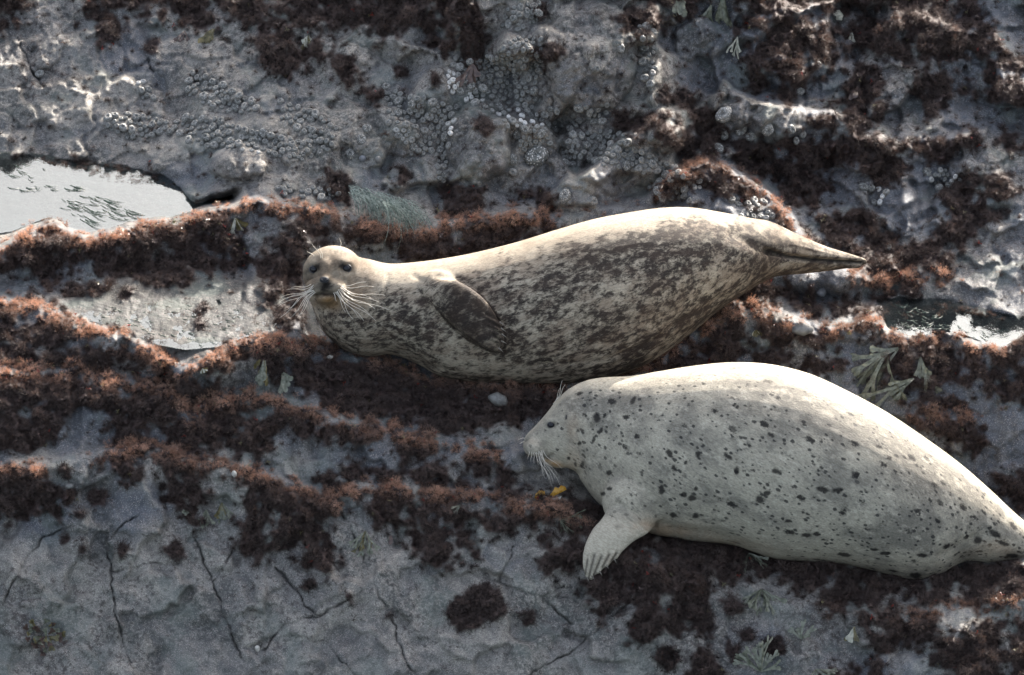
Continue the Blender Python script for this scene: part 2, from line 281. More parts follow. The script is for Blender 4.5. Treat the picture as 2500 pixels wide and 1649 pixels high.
# ------------------------------------------------------------------ turf seaweed cover (surveyed outlines)
AL = [
 [(2320, 742), (2500, 735), (2500, 800), (2340, 800)], [(1640, -60), (2010, -60), (1995, 40), (1900, 20), (1800, 40), (1700, 10)],
 [(-80, -60), (90, -60), (78, 30), (40, 55), (-80, 75)], [(218, 40), (250, 22), (285, 50), (282, 80), (250, 98), (222, 85)],
 [(138, -60), (1110, -60), (1100, 20), (1070, 30), (1060, 120), (1010, 120), (985, 90), (960, 40), (930, 75), (890, 90), (850, 60), (800, 55), (760, 90), (700, 60), (690, 80), (640, 98), (600, 92), (590, 55), (520, 40), (480, 60), (400, 55), (330, 40), (300, 20), (200, 14)],
 [(331, 95), (350, 87), (378, 92), (375, 118), (350, 127), (335, 115)], [(575, 95), (640, 80), (700, 90), (770, 100), (770, 130), (700, 160), (660, 180), (620, 150), (600, 115)],
 [(1066, 18), (1124, 10), (1120, 100), (1124, 175), (1085, 180), (1072, 120)], [(910, 160), (930, 150), (953, 160), (950, 182), (925, 186)], [(992, 170), (1010, 164), (1022, 185), (1005, 200)],
 [(762, 124), (808, 130), (833, 170), (830, 204), (800, 190), (779, 160)], [(848, 200), (870, 196), (884, 220), (865, 236)],
 [(1232, 10), (1270, 7), (1277, 35), (1250, 47)], [(1226, 115), (1270, 98), (1310, 105), (1306, 135), (1275, 145), (1262, 175), (1252, 170), (1262, 140), (1235, 130)],
 [(1430, 60), (1450, 20), (1520, -60), (1640, -60), (1616, 40), (1560, 45), (1525, 75), (1480, 80)], [(1095, 290), (1112, 258), (1130, 275), (1146, 300), (1135, 313), (1110, 312)],
 [(1419, 275), (1445, 265), (1463, 285), (1455, 302), (1425, 298)], [(1463, 290), (1510, 262), (1560, 270), (1600, 300), (1625, 350), (1616, 370), (1570, 350), (1530, 312), (1480, 318)],
 [(1505, 228), (1545, 208), (1620, 215), (1650, 250), (1680, 330), (1650, 370), (1625, 340), (1600, 260), (1570, 240)],
 [(1015, 440), (1060, 428), (1110, 440), (1124, 480), (1100, 510), (1030, 508)], [(1204, 450), (1250, 436), (1284, 470), (1280, 516), (1220, 512)], [(760, 400), (808, 410), (812, 470), (765, 475)], [(917, 395), (960, 400), (950, 430), (920, 425)],
 [(1700, 35), (1790, 42), (1900, 55), (1990, 72), (1965, 140), (1905, 145), (1895, 190), (1845, 200), (1830, 240), (1800, 235), (1745, 205), (1735, 120), (1700, 70)],
 [(1985, 70), (2010, -60), (2240, -60), (2290, 50), (2330, 100), (2310, 130), (2230, 150), (2180, 140), (2130, 140), (2080, 130), (2040, 120), (1990, 95)],
 [(2140, 150), (2180, 170), (2230, 185), (2270, 200), (2270, 230), (2220, 215), (2195, 240), (2170, 280), (2155, 275), (2150, 240), (2125, 215)],
 [(2290, 150), (2330, 130), (2500, 140), (2500, 235), (2320, 240), (2285, 215)], [(1985, 160), (2035, 160), (2060, 240), (2065, 265), (2000, 300), (1880, 300), (1875, 280), (1905, 260), (1945, 240)],
 [(1870, 350), (1890, 320), (1960, 310), (2010, 285), (2060, 310), (2075, 345), (2110, 390), (2090, 420), (2030, 420), (2000, 400), (1960, 375), (1940, 390), (1900, 400), (1865, 385)],
 [(1660, 315), (1700, 330), (1790, 330), (1870, 320), (1880, 345), (1860, 390), (1900, 420), (1880, 450), (1850, 490), (1830, 460), (1790, 430), (1740, 395), (1700, 380), (1650, 350)],
 [(1840, 440), (1900, 410), (1940, 405), (1920, 450), (1880, 480), (1850, 470)],
 [(1505, 445), (1520, 425), (1560, 395), (1625, 368), (1660, 370), (1700, 395), (1760, 430), (1800, 470), (1840, 520), (1900, 550), (1940, 590), (1880, 575), (1820, 530), (1780, 495), (1740, 475), (1690, 458), (1650, 445), (1600, 432), (1560, 440), (1520, 470)],
 [(2100, 320), (2200, 322), (2270, 310), (2270, 345), (2210, 350), (2180, 380), (2130, 370), (2100, 340)], [(2300, 312), (2365, 315), (2365, 350), (2310, 350)],
 [(2180, 450), (2240, 410), (2330, 415), (2370, 440), (2330, 490), (2290, 520), (2260, 560), (2200, 590), (2150, 560), (2190, 520), (2200, 480)],
 [(1900, 500), (1960, 490), (2040, 500), (2060, 550), (2130, 590), (2110, 640), (2080, 690), (2010, 670), (1980, 610), (1930, 560)], [(2060, 600), (2150, 560), (2220, 530), (2200, 650), (2120, 680), (2060, 680)],
 [(1715, 660), (1790, 652), (1830, 680), (1895, 685), (1910, 735), (1880, 730), (1830, 705), (1790, 712), (1800, 745), (1860, 780), (1900, 775), (1930, 765), (1980, 750), (2010, 715), (2050, 712), (2055, 750), (2000, 770), (1930, 790), (1880, 810), (1850, 795), (1810, 822), (1780, 800), (1760, 760), (1740, 730), (1700, 690)],
 [(1940, 690), (2010, 680), (2050, 710), (2000, 730), (1930, 740)], [(1703, 780), (1760, 820), (1860, 830), (1950, 830), (1950, 860), (1850, 875), (1720, 840)],
 [(2050, 775), (2140, 785), (2200, 765), (2260, 770), (2290, 805), (2330, 808), (2360, 765), (2500, 750), (2500, 940), (2330, 930), (2280, 880), (2200, 890), (2150, 905), (2070, 880), (2040, 830)],
 [(2080, 930), (2150, 920), (2240, 930), (2260, 980), (2300, 1000), (2280, 1050), (2220, 1040), (2170, 1000), (2100, 960)], [(2300, 1100), (2500, 1095), (2500, 1230), (2377, 1200)],
 [(-80, 610), (-30, 590), (0, 585), (40, 545), (90, 518), (160, 520), (205, 555), (180, 600), (195, 640), (120, 665), (80, 640), (40, 620), (-80, 640)],
 [(190, 548), (260, 540), (310, 530), (330, 508), (360, 518), (420, 520), (470, 500), (520, 510), (560, 560), (590, 615), (560, 630), (500, 625), (460, 640), (430, 670), (380, 660), (340, 650), (300, 640), (270, 660), (250, 640), (190, 620), (200, 580)],
 [(430, 505), (480, 478), (600, 462), (620, 478), (690, 476), (760, 490), (860, 510), (960, 532), (1000, 535), (1100, 508), (1200, 492), (1290, 515), (1300, 545), (1180, 570), (1100, 585), (1000, 605), (930, 600), (900, 572), (830, 552), (770, 535), (730, 560), (700, 530), (660, 520), (630, 500), (560, 492), (470, 522)],
 [(640, 525), (720, 520), (760, 560), (740, 580), (700, 600), (700, 640), (700, 700), (700, 770), (650, 775), (630, 730), (620, 650), (600, 625), (585, 605), (640, 560)],
 [(146, 665), (200, 655), (255, 665), (240, 690), (180, 722), (150, 705)], [(273, 680), (300, 671), (316, 690), (290, 702)], [(445, 720), (470, 704), (491, 715), (475, 740), (485, 760), (445, 766)],
 [(-80, 690), (100, 690), (150, 720), (200, 750), (300, 755), (330, 775), (400, 830), (415, 875), (370, 865), (300, 840), (250, 835), (160, 812), (80, 795), (0, 785), (-80, 780)],
 [(-80, 800), (60, 800), (100, 825), (200, 825), (260, 840), (290, 885), (240, 872), (170, 850), (100, 858), (0, 850), (-80, 845)],
 [(-80, 865), (50, 862), (150, 852), (260, 880), (380, 875), (440, 872), (470, 890), (530, 912), (640, 925), (720, 950), (800, 978), (880, 985), (895, 1020), (840, 1042), (780, 1015), (700, 1012), (640, 1000), (620, 1045), (540, 1055), (500, 1040), (440, 1060), (390, 1052), (320, 1035), (265, 1025), (250, 990), (270, 960), (180, 948), (150, 965), (130, 1010), (90, 1040), (30, 1045), (-80, 1030)],
 [(430, 862), (480, 830), (560, 788), (620, 772), (700, 782), (790, 800), (780, 840), (740, 870), (700, 900), (640, 880), (600, 835), (540, 842), (500, 855), (470, 875)],
 [(740, 830), (900, 840), (1000, 870), (1120, 885), (1320, 880), (1320, 960), (1180, 990), (1050, 1010), (960, 1005), (860, 970), (770, 960), (750, 920), (700, 895)],
 [(1300, 860), (1480, 840), (1600, 770), (1700, 690), (1730, 740), (1700, 850), (1600, 850), (1400, 880)],
 [(-80, 1060), (50, 1080), (120, 1090), (180, 1130), (190, 1160), (130, 1200), (90, 1180), (60, 1200), (-80, 1210)],
 [(200, 1050), (240, 1035), (340, 1028), (400, 1038), (430, 1055), (410, 1075), (340, 1070), (310, 1110), (280, 1115), (265, 1080), (215, 1082)],
 [(370, 1060), (430, 1060), (470, 1130), (480, 1180), (455, 1245), (440, 1210), (410, 1180), (390, 1130)],
 [(430, 1055), (520, 1062), (600, 1082), (630, 1108), (700, 1128), (780, 1155), (795, 1175), (770, 1205), (720, 1240), (680, 1260), (640, 1270), (600, 1300), (560, 1300), (540, 1270), (570, 1240), (560, 1200), (580, 1160), (570, 1120), (520, 1085), (460, 1085)],
 [(650, 1240), (700, 1220), (770, 1240), (785, 1300), (740, 1340), (700, 1330), (690, 1290), (650, 1290)],
 [(740, 1110), (800, 1088), (900, 1088), (1000, 1108), (1100, 1130), (1220, 1150), (1340, 1155), (1400, 1180), (1430, 1205), (1350, 1240), (1280, 1235), (1240, 1200), (1180, 1240), (1130, 1240), (1100, 1200), (1040, 1230), (1000, 1180), (960, 1200), (935, 1170), (925, 1225), (850, 1220), (844, 1160), (800, 1150), (770, 1175)],
 [(935, 1200), (1000, 1210), (1035, 1240), (1080, 1230), (1110, 1290), (1100, 1322), (1075, 1300), (1045, 1275), (1040, 1300), (1020, 1322), (980, 1290), (950, 1260)],
 [(1250, 1195), (1350, 1200), (1390, 1220), (1365, 1290), (1350, 1322), (1310, 1330), (1260, 1320), (1260, 1270), (1240, 1230)],
 [(910, 1000), (980, 1005), (1020, 1030), (1000, 1060), (950, 1078), (920, 1060)], [(1030, 1030), (1110, 1035), (1160, 1055), (1135, 1068), (1130, 1100), (1100, 1115), (1085, 1080), (1040, 1050)], [(968, 1085), (1000, 1073), (1045, 1085), (1040, 1110), (975, 1108)], [(1157, 1085), (1185, 1080), (1190, 1125), (1170, 1145)],
 [(1400, 1230), (1480, 1245), (1560, 1240), (1700, 1260), (1850, 1295), (1950, 1300), (2060, 1335), (2250, 1310), (2330, 1300), (2500, 1320), (2500, 1395), (2330, 1400), (2260, 1420), (2220, 1400), (2140, 1400), (2060, 1370), (2000, 1425), (1930, 1420), (1880, 1380), (1780, 1340), (1700, 1345), (1660, 1390), (1650, 1480), (1560, 1460), (1540, 1505), (1450, 1485), (1440, 1400), (1390, 1440), (1380, 1380), (1340, 1390), (1360, 1340), (1420, 1300)],
 [(1034, 1420), (1060, 1380), (1100, 1360), (1130, 1355), (1160, 1365), (1165, 1385), (1182, 1420), (1150, 1440), (1120, 1450), (1080, 1470), (1055, 1455)],
 [(1667, 1390), (1700, 1382), (1732, 1400), (1720, 1425), (1680, 1425)],
 [(2000, 1430), (2060, 1400), (2120, 1400), (2190, 1430), (2205, 1470), (2180, 1495), (2120, 1500), (2060, 1510), (2020, 1490)], [(2150, 1500), (2220, 1480), (2290, 1440), (2350, 1440), (2500, 1460), (2500, 1640), (2250, 1640), (2200, 1560), (2160, 1540)],
 [(1586, 1520), (1620, 1510), (1674, 1530), (1670, 1640), (1590, 1640)], [(1900, 1560), (2050, 1540), (2060, 1640), (1900, 1640)],
]
NOAL = [[(560, 520), (600, 500), (660, 505), (680, 520), (650, 545), (630, 580), (590, 590), (575, 560)], [(180, 955), (250, 950), (262, 1060), (140, 1100), (130, 1010)], [(700, 610), (740, 590), (720, 660), (690, 660)], [(1790, 710), (1850, 705), (1880, 750), (1830, 760), (1800, 740)]]
CLUMPS = [([(331, 95), (350, 87), (378, 92), (375, 118), (350, 127), (335, 115)], 'dark turf clump on the upper rock left of the tan drooping rockweed'),
 ([(910, 160), (930, 150), (953, 160), (950, 182), (925, 186)], 'round dark turf clump on grey rock above the anemone bed, left of the deep cleft'),
 ([(992, 170), (1010, 164), (1022, 185), (1005, 205)], 'small dark turf clump just right of the round clump above the anemone bed'),
 ([(1232, 5), (1270, 7), (1277, 35), (1250, 47)], 'dark turf clump at the very top, right of the pale anemone crust'),
 ([(1226, 115), (1270, 98), (1310, 105), (1306, 135), (1275, 145), (1262, 175), (1252, 170), (1262, 140), (1235, 130)], 'dark hanging seaweed clump on the left edge of the big smooth slab'),
 ([(1095, 285), (1112, 255), (1130, 275), (1146, 300), (1135, 315), (1110, 312)], 'brown seaweed clump on top of the large rounded boulder'),
 ([(273, 680), (300, 671), (316, 690), (290, 702)], 'small dark tuft on pale wet rock below the red ridge'),
 ([(445, 720), (470, 704), (491, 715), (475, 740), (485, 760), (445, 766)], 'dark tuft standing in the shallow puddle left of the spotted seal'),
 ([(205, 1145), (215, 1132), (245, 1138), (250, 1170), (230, 1182), (208, 1172)], 'black turf clump high on the near rock face beside the left turf edge'),
 ([(172, 1185), (190, 1180), (198, 1195), (190, 1210), (176, 1206)], 'small black clump at the top end of the long left crack'),
 ([(134, 1255), (150, 1238), (166, 1242), (155, 1262), (140, 1265)], 'small black clump beside the long left crack of the near face'),
 ([(178, 1258), (192, 1254), (206, 1285), (200, 1297), (188, 1285)], 'thin black upright clump right of the long left crack'),
 ([(265, 1272), (285, 1262), (298, 1275), (285, 1300), (272, 1292)], 'small black clump alone on the beige slab of the near face'),
 ([(372, 1285), (390, 1262), (425, 1268), (432, 1290), (400, 1300)], 'wide brown black clump above the barnacle patch on the near face'),
 ([(1034, 1420), (1060, 1380), (1100, 1360), (1130, 1355), (1160, 1365), (1165, 1385), (1182, 1420), (1150, 1440), (1120, 1450), (1080, 1470), (1055, 1455)], 'large black seaweed patch alone in the middle of the near rock face'),
 ([(1206, 1442), (1222, 1408), (1240, 1412), (1240, 1448), (1218, 1456)], 'small black clump just right of the large black seaweed patch'),
 ([(800, 1385), (815, 1380), (825, 1400), (812, 1408)], 'tiny black clump, upper of two under the forked crack'),
 ([(800, 1425), (822, 1420), (828, 1432), (806, 1440)], 'tiny black clump, lower of two under the forked crack'),
 ([(880, 1425), (900, 1422), (912, 1434), (890, 1444)], 'tiny dark clump sitting on the long central crack'),
 ([(1714, 1462), (1730, 1450), (1754, 1462), (1752, 1490), (1725, 1496)], 'black clump below the fan of grey rockweed under the pale seal'),
 ([(1768, 1485), (1800, 1476), (1830, 1490), (1826, 1520), (1790, 1528), (1770, 1510)], 'black clump on blue rock right of the rockweed fan, near the bottom'),
 ([(1521, 1510), (1550, 1500), (1582, 1512), (1578, 1545), (1545, 1556), (1524, 1540)], 'black clump at the bottom edge below the pale seal flipper'),
 ([(1681, 1500), (1700, 1488), (1717, 1500), (1712, 1535), (1692, 1548)], 'tall black clump near the bottom between two rounded clumps'),
 ([(1667, 1390), (1700, 1382), (1732, 1400), (1720, 1425), (1680, 1425)], 'brown clump on blue rock left of the grey rockweed fan'),
 ([(135, 1088), (150, 1078), (170, 1095), (165, 1112), (140, 1110)], 'small olive black tuft above the left turf mat of the near face'),
 ([(1435, 1420), (1450, 1415), (1455, 1430), (1440, 1436)], 'tiny dark tuft in the crack right of the large black patch'),
 ([(700, 1350), (725, 1345), (740, 1365), (715, 1380), (698, 1370)], 'small brown clump under the drooping turf, at the right of the forked crack')]
CLP = [c_[0] for c_ in CLUMPS]
AL = [P for P in AL if not any(abs(np.mean(P, 0) - np.mean(c_, 0)).max() < 6 for c_ in CLP)]
mwu = U + 13 * fbm(U, V, 42, 131, 4, 0.65); mwv = V + 13 * fbm(U, V, 42, 141, 4, 0.65)
M = np.zeros(U.shape, bool)
for P in AL: M |= inside(P, mwu, mwv)
for P in NOAL: M &= ~inside(P, mwu, mwv)
out_ = (U < -60) | (U > 2440) | (V < -40) | (V > 1610)
M = np.where(out_, fbm(U, V, 150, 151, 4) > 0.12, M)
speck = fbm(U, V, 16, 161, 3, 0.7)
hole = fbm(U, V, 55, 163, 3, .6)
M &= (hole > -.34) | (segdist(U, V, [(760, 900), (1300, 920)]) < 60)
dens = blur(M.astype(float), 5)
M = (M & (speck > -0.33)) | ((dens > 0.06) & (speck > 0.36)) | ((speck > 0.74) & (V < 1060) & ~out_)
cid = np.zeros(U.shape, int)
cwu = U + 12 * fbm(U, V, 20, 133, 3, .7); cwv = V + 12 * fbm(U, V, 20, 143, 3, .7)
for k_, P in enumerate(CLP): cid[inside(P, cwu, cwv)] = k_ + 1
cid[speck < -.38] = 0
M &= blur((cid > 0).astype(float), 5) < .03
# pools: (outline, water height, bed depth)
POOLS = [([(-260, 360), (60, 362), (150, 372), (300, 392), (380, 412), (420, 440), (450, 470), (560, 440), (540, 470), (470, 482), (425, 505), (340, 508), (200, 545), (120, 500), (40, 530), (-260, 575)], 624, 9),
         ([(130, 700), (200, 690), (330, 690), (400, 680), (560, 700), (620, 715), (640, 740), (620, 765), (560, 780), (500, 800), (430, 806), (370, 796), (290, 762), (180, 735)], 573, -1.3),
         ([(2045, 700), (2090, 692), (2200, 700), (2290, 722), (2400, 742), (2420, 760), (2340, 800), (2310, 802), (2240, 775), (2190, 770), (2120, 778), (2060, 765)], 451, 8)]
pool = np.zeros(U.shape, bool)
for P, zz, bd in POOLS:
    m = inside(P, U + 6 * fbm(U, V, 24, 171, 3), V + 3 * fbm(U, V, 24, 172, 3)); pool |= m
    mm = blur(m.astype(float), 2.0); Z = Z * (1 - mm) + mm * (zz - bd + (2.6 if bd < 2 else 1.6) * fbm(U, V, 40 if bd < 2 else 26, 181, 4, .6))
Mp = M & ~pool
THK = blur((Mp | (cid > 0)).astype(float), 2.0)
lump = np.clip(0.75 + 1.5 * fbm(U, V, 24, 191, 3, .6), -0.1, 2.2)
Z += 8.5 * THK * lump
DEP = d_of_z(V, Z)
PW = W(U, V, DEP)
idx = np.arange(nv * nu).reshape(nv, nu)
Q = np.stack([idx[1:, :-1], idx[1:, 1:], idx[:-1, 1:], idx[:-1, :-1]], -1).reshape(-1, 4)
# grid normals
gx_ = np.gradient(PW, axis=1); gy_ = np.gradient(PW, axis=0)
NR = np.cross(gx_, -gy_); NR /= np.linalg.norm(NR, axis=-1, keepdims=True) + 1e-12

def gi(u, v):                     # nearest grid cell
    i = int(np.clip(np.searchsorted(gv, v), 0, nv - 1)); j = int(np.clip(np.searchsorted(gu, u), 0, nu - 1)); return i, j
def terr(u, v): return DEP[gi(u, v)]
def tnorm(u, v, k=4):
    i, j = gi(u, v); n = NR[max(0, i - k):i + k + 1, max(0, j - k):j + k + 1].reshape(-1, 3).mean(0); return Vector(n).normalized()

# ---- rock material
m = N('rock'); warm = m.attr('warm'); under = m.attr('under'); crack = m.attr('crack')
n1 = m.noise(3.2, 5, .6); n2 = m.noise(14, 6, .65); n3 = m.noise(70, 5, .7); n4 = m.noise(260, 3, .7)
dg = m.scale(m.pos(), 1, 1, 1, (0.4, 0.5, 0.7)); n5 = m.noise(9, 5, .6, m.scale(dg, 1, 4.5, 1.2))
blue = m.mix(m.ramp(n2, (.3, .7, 0, 1)), (0.095, 0.103, 0.120), (0.215, 0.222, 0.238))
beige = m.mix(m.ramp(n5, (.3, .7, 0, 1)), (0.205, 0.190, 0.168), (0.345, 0.318, 0.278))
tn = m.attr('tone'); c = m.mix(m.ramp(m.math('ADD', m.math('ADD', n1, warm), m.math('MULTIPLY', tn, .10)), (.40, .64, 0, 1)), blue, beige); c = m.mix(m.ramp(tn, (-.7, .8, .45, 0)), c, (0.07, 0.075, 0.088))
c = m.mix(m.ramp(n2, (.52, .68, 0, .5)), c, (0.085, 0.082, 0.085)); c = m.mix(m.ramp(n4, (.35, .65, .55, 0)), c, (0.06, 0.06, 0.063)); c = m.mix(m.ramp(n4, (.56, .72, 0, .5)), c, (0.42, 0.40, 0.37)); c = m.mix(m.math('MULTIPLY', m.attr('wet'), .86), c, (0.045, 0.045, 0.042))                # dark film
c = m.mix(m.ramp(m.math('ADD', n3, m.math('MULTIPLY', n1, .5)), (.74, .92, 0, .8)), c, (0.05, 0.042, 0.04))   # black specks
c = m.mix(m.ramp(m.vor(190), (.12, .24, .55, 0)), c, (0.50, 0.45, 0.40))           # tiny barnacles
sp = m.ramp(m.math('MULTIPLY', m.ramp(m.noise(24, 3), (.5, .62, 0, 1)), m.ramp(m.vor(330), (.10, .3, 1, 0))), (.2, .6, 0, .9))
c = m.mix(m.math('MULTIPLY', m.ramp(m.noise(5, 4, .6), (.50, .60, 0, 1)), m.ramp(m.noise(95, 3, .7), (.42, .60, .6, 0))), c, (0.045, 0.048, 0.048))
c = m.mix(sp, c, (0.55, 0.45, 0.40)); c = m.mix(m.ramp(m.noise(7, 3), (.5, .65, 0, .3)), c, (0.16, 0.19, 0.17))
c = m.mix(m.math('MULTIPLY', crack, .6), c, (0.03, 0.03, 0.03))
c = m.mix(m.ramp(under, (.15, .6, 0, .92)), c, m.mix(n3, (0.022, 0.014, 0.013), (0.06, 0.036, 0.03)))
b = m.bump(n4, 0.0018, .9); b = m.bump(n3, 0.0045, .8, b); b = m.bump(n5, 0.008, .4, b); b = m.bump(n2, 0.008, .35, b)
p = m.pbr(Base_Color=c, Roughness=m.ramp(n2, (.35, .65, .45, .8)), Normal=b); p.inputs['Specular IOR Level'].default_value = 0.12
ROCK = m.fin(p)
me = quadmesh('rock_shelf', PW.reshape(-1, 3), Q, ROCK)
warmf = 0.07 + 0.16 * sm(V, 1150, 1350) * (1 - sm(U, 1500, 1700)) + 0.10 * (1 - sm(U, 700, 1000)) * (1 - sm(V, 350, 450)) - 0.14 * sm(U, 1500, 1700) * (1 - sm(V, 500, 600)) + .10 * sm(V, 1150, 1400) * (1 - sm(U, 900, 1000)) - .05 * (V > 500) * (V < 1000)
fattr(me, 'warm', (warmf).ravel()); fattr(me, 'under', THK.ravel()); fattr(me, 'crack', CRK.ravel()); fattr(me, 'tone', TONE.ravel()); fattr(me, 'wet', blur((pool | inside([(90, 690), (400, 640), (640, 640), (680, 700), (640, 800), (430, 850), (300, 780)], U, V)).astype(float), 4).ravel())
rock = tag(link('rock_shelf', me), kind='structure')

# ---- water
def water_mat(name, tint, rough, sc, bd):
    m = N(name)
    b = m.bump(m.noise(sc, 3, .5, m.scale(m.pos(), 1, .6, 1)), bd, .6)
    g = m.n('ShaderNodeBsdfGlossy'); g.inputs['Color'].default_value = (0.90, 0.96, 1, 1); g.inputs['Roughness'].default_value = rough; m.l(b, g.inputs['Normal'])  # bluish sky reflection tinted into the gloss colour
    tr = m.n('ShaderNodeBsdfTransparent'); m.set(tr.inputs[0], tint)
    fr = m.n('ShaderNodeFresnel'); fr.inputs[0].default_value = 1.34; m.l(b, fr.inputs['Normal'])
    x = m.n('ShaderNodeMixShader'); m.l(fr.outputs[0], x.inputs[0]); m.l(tr.outputs[0], x.inputs[1]); m.l(g.outputs[0], x.inputs[2]); return m.fin(x)
WAT = water_mat('pool_water', (0.72, 0.78, 0.78), 0.02, 30, 0.0006)
def waterplane(name, outline, zz):
    o2 = np.array(outline, float); c = o2.mean(0); o2 = c + (o2 - c) * np.array([1.05, 1.10])
    pts = [W(a_, b_, d_of_z(np.array(float(b_)), zz)) for a_, b_ in o2[::-1]]
    bm = bmesh.new(); vs = [bm.verts.new(p_) for p_ in pts]; f = bm.faces.new(vs)
    bmesh.ops.triangulate(bm, faces=[f]); bm.normal_update()
    if sum(f.normal.z for f in bm.faces) < 0: bmesh.ops.reverse_faces(bm, faces=bm.faces)
    me = bpy.data.meshes.new(name); bm.to_mesh(me); bm.free(); me.materials.append(WAT); return link(name, me)
tag(waterplane('tide_pool', POOLS[0][0], 624.3), kind='structure')
tag(waterplane('shallow_water', POOLS[1][0], 573.2), kind='structure')
tag(waterplane('rock_pool', POOLS[2][0], 451.3), kind='structure')
seam = simple('sea', (0.02, 0.05, 0.06), (0.03, 0.07, 0.08), .5, .15, bump=0.02)
so_ = link('sea', mesh('sea', [(-1500, -60, -.55), (1500, -60, -.55), (1500, 1500, -.55), (-1500, 1500, -.55)], [(0, 1, 2, 3)], seam, False)); tag(so_, kind='structure')

# ------------------------------------------------------------------ turf tufts
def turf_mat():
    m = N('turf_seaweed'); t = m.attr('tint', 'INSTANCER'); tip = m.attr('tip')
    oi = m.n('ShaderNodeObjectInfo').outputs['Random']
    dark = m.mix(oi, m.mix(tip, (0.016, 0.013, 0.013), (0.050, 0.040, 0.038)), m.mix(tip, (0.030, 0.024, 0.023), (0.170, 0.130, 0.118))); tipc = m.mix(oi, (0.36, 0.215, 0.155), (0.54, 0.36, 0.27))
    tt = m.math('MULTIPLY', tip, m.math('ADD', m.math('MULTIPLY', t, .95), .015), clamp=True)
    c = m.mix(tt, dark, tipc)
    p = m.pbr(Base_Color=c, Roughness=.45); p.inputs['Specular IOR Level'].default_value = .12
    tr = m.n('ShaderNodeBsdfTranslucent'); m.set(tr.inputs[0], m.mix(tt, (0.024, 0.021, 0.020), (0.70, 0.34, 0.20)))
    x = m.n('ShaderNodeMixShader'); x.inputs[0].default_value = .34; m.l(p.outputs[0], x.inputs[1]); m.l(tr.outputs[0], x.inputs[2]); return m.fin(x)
TURF = turf_mat()
def tuft_mesh(seed, stems, flat=0.8, wd=0.035):
    r = random.Random(seed); Vt = []; F = []; tip = []
    def rib(p, d, L, w0, t0, t1, seg=2):
        side = d.cross(Vector((r.uniform(-1, 1), r.uniform(-1, 1), r.uniform(-1, 1)))).normalized(); k = len(Vt); q = p.copy(); dd = d.copy()
        for i in range(seg + 1):
            f = i / seg; ww = w0 * (1 - .75 * f)
            Vt.append(q - side * ww); Vt.append(q + side * ww); tip.extend([t0 + (t1 - t0) * f] * 2)
            dd = (dd + Vector((r.uniform(-.4, .4), r.uniform(-.4, .4), r.uniform(-.3, .3)))).normalized(); q = q + dd * L / seg
        for i in range(seg): F.append((k + 2 * i, k + 2 * i + 1, k + 2 * i + 3, k + 2 * i + 2))
        return q, dd
    for s in range(stems):
        a = r.uniform(0, 6.283); el = math.acos(r.uniform(0.05, 1)); d = Vector((math.cos(a) * math.sin(el), math.sin(a) * math.sin(el), math.cos(el) * flat + .05)).normalized()
        p0 = Vector((math.cos(a) * .25 * r.random(), math.sin(a) * .25 * r.random(), -.1)); L = r.uniform(.45, .95)
        q, dd = rib(p0, d, L, wd, 0, .8)
        for b in range(3):
            d2 = (dd + Vector((r.uniform(-1, 1), r.uniform(-1, 1), r.uniform(-.6, 1)))).normalized()
            rib(p0.lerp(q, r.uniform(.5, 1)), d2, r.uniform(.15, .38), wd * .8, .6, 1, 1)
    me = mesh('turf_tuft', [tuple(v) for v in Vt], F, TURF); fattr(me, 'tip', tip); return me
protoC = bpy.data.collections.new('turf_prototypes')
for k in range(5):
    o = bpy.data.objects.new('turf_tuft', tuft_mesh(20 + k, 46)); protoC.objects.link(o)

SC = []
def scatter(name, P, Nn, scl, tint, coll, kind='stuff', jit=0.6):
    n = len(P); me = bpy.data.meshes.new(name); me.vertices.add(n); me.vertices.foreach_set('co', np.asarray(P, np.float32).ravel())
    rot = []
    for nn in Nn:
        e = Vector((nn[0] + rnd.uniform(-jit, jit) * .5, nn[1] + rnd.uniform(-jit, jit) * .5, nn[2] + .25)).to_track_quat('Z', 'Y')
        from_ = e @ __import__('mathutils').Quaternion((0, 0, 1), rnd.uniform(0, 6.28)); rot.append(tuple(from_.to_euler()))
    vattr(me, 'rot', rot); fattr(me, 'scl', scl); fattr(me, 'tint', tint); me.update()
    o = link(name, me)
    g = bpy.data.node_groups.new(name, 'GeometryNodeTree')
    g.interface.new_socket('Geometry', in_out='INPUT', socket_type='NodeSocketGeometry'); g.interface.new_socket('Geometry', in_out='OUTPUT', socket_type='NodeSocketGeometry')
    gn = g.nodes.new; i = gn('NodeGroupInput'); ou = gn('NodeGroupOutput'); ip = gn('GeometryNodeInstanceOnPoints'); ci = gn('GeometryNodeCollectionInfo')
    ci.inputs[0].default_value = coll; ci.inputs['Separate Children'].default_value = True; ci.inputs['Reset Children'].default_value = True
    def na(nm, t):
        x = gn('GeometryNodeInputNamedAttribute'); x.data_type = t; x.inputs[0].default_value = nm; return x.outputs[0]
    e2r = gn('FunctionNodeEulerToRotation')
    g.links.new(na('rot', 'FLOAT_VECTOR'), e2r.inputs[0]); g.links.new(e2r.outputs[0], ip.inputs['Rotation']); g.links.new(na('scl', 'FLOAT'), ip.inputs['Scale'])
    g.links.new(i.outputs[0], ip.inputs['Points']); g.links.new(ci.outputs[0], ip.inputs['Instance']); ip.inputs['Pick Instance'].default_value = True
    g.links.new(ip.outputs[0], ou.inputs[0])
    md = o.modifiers.new('scatter', 'NODES'); md.node_group = g; md.show_viewport = False; SC.append(md); return o

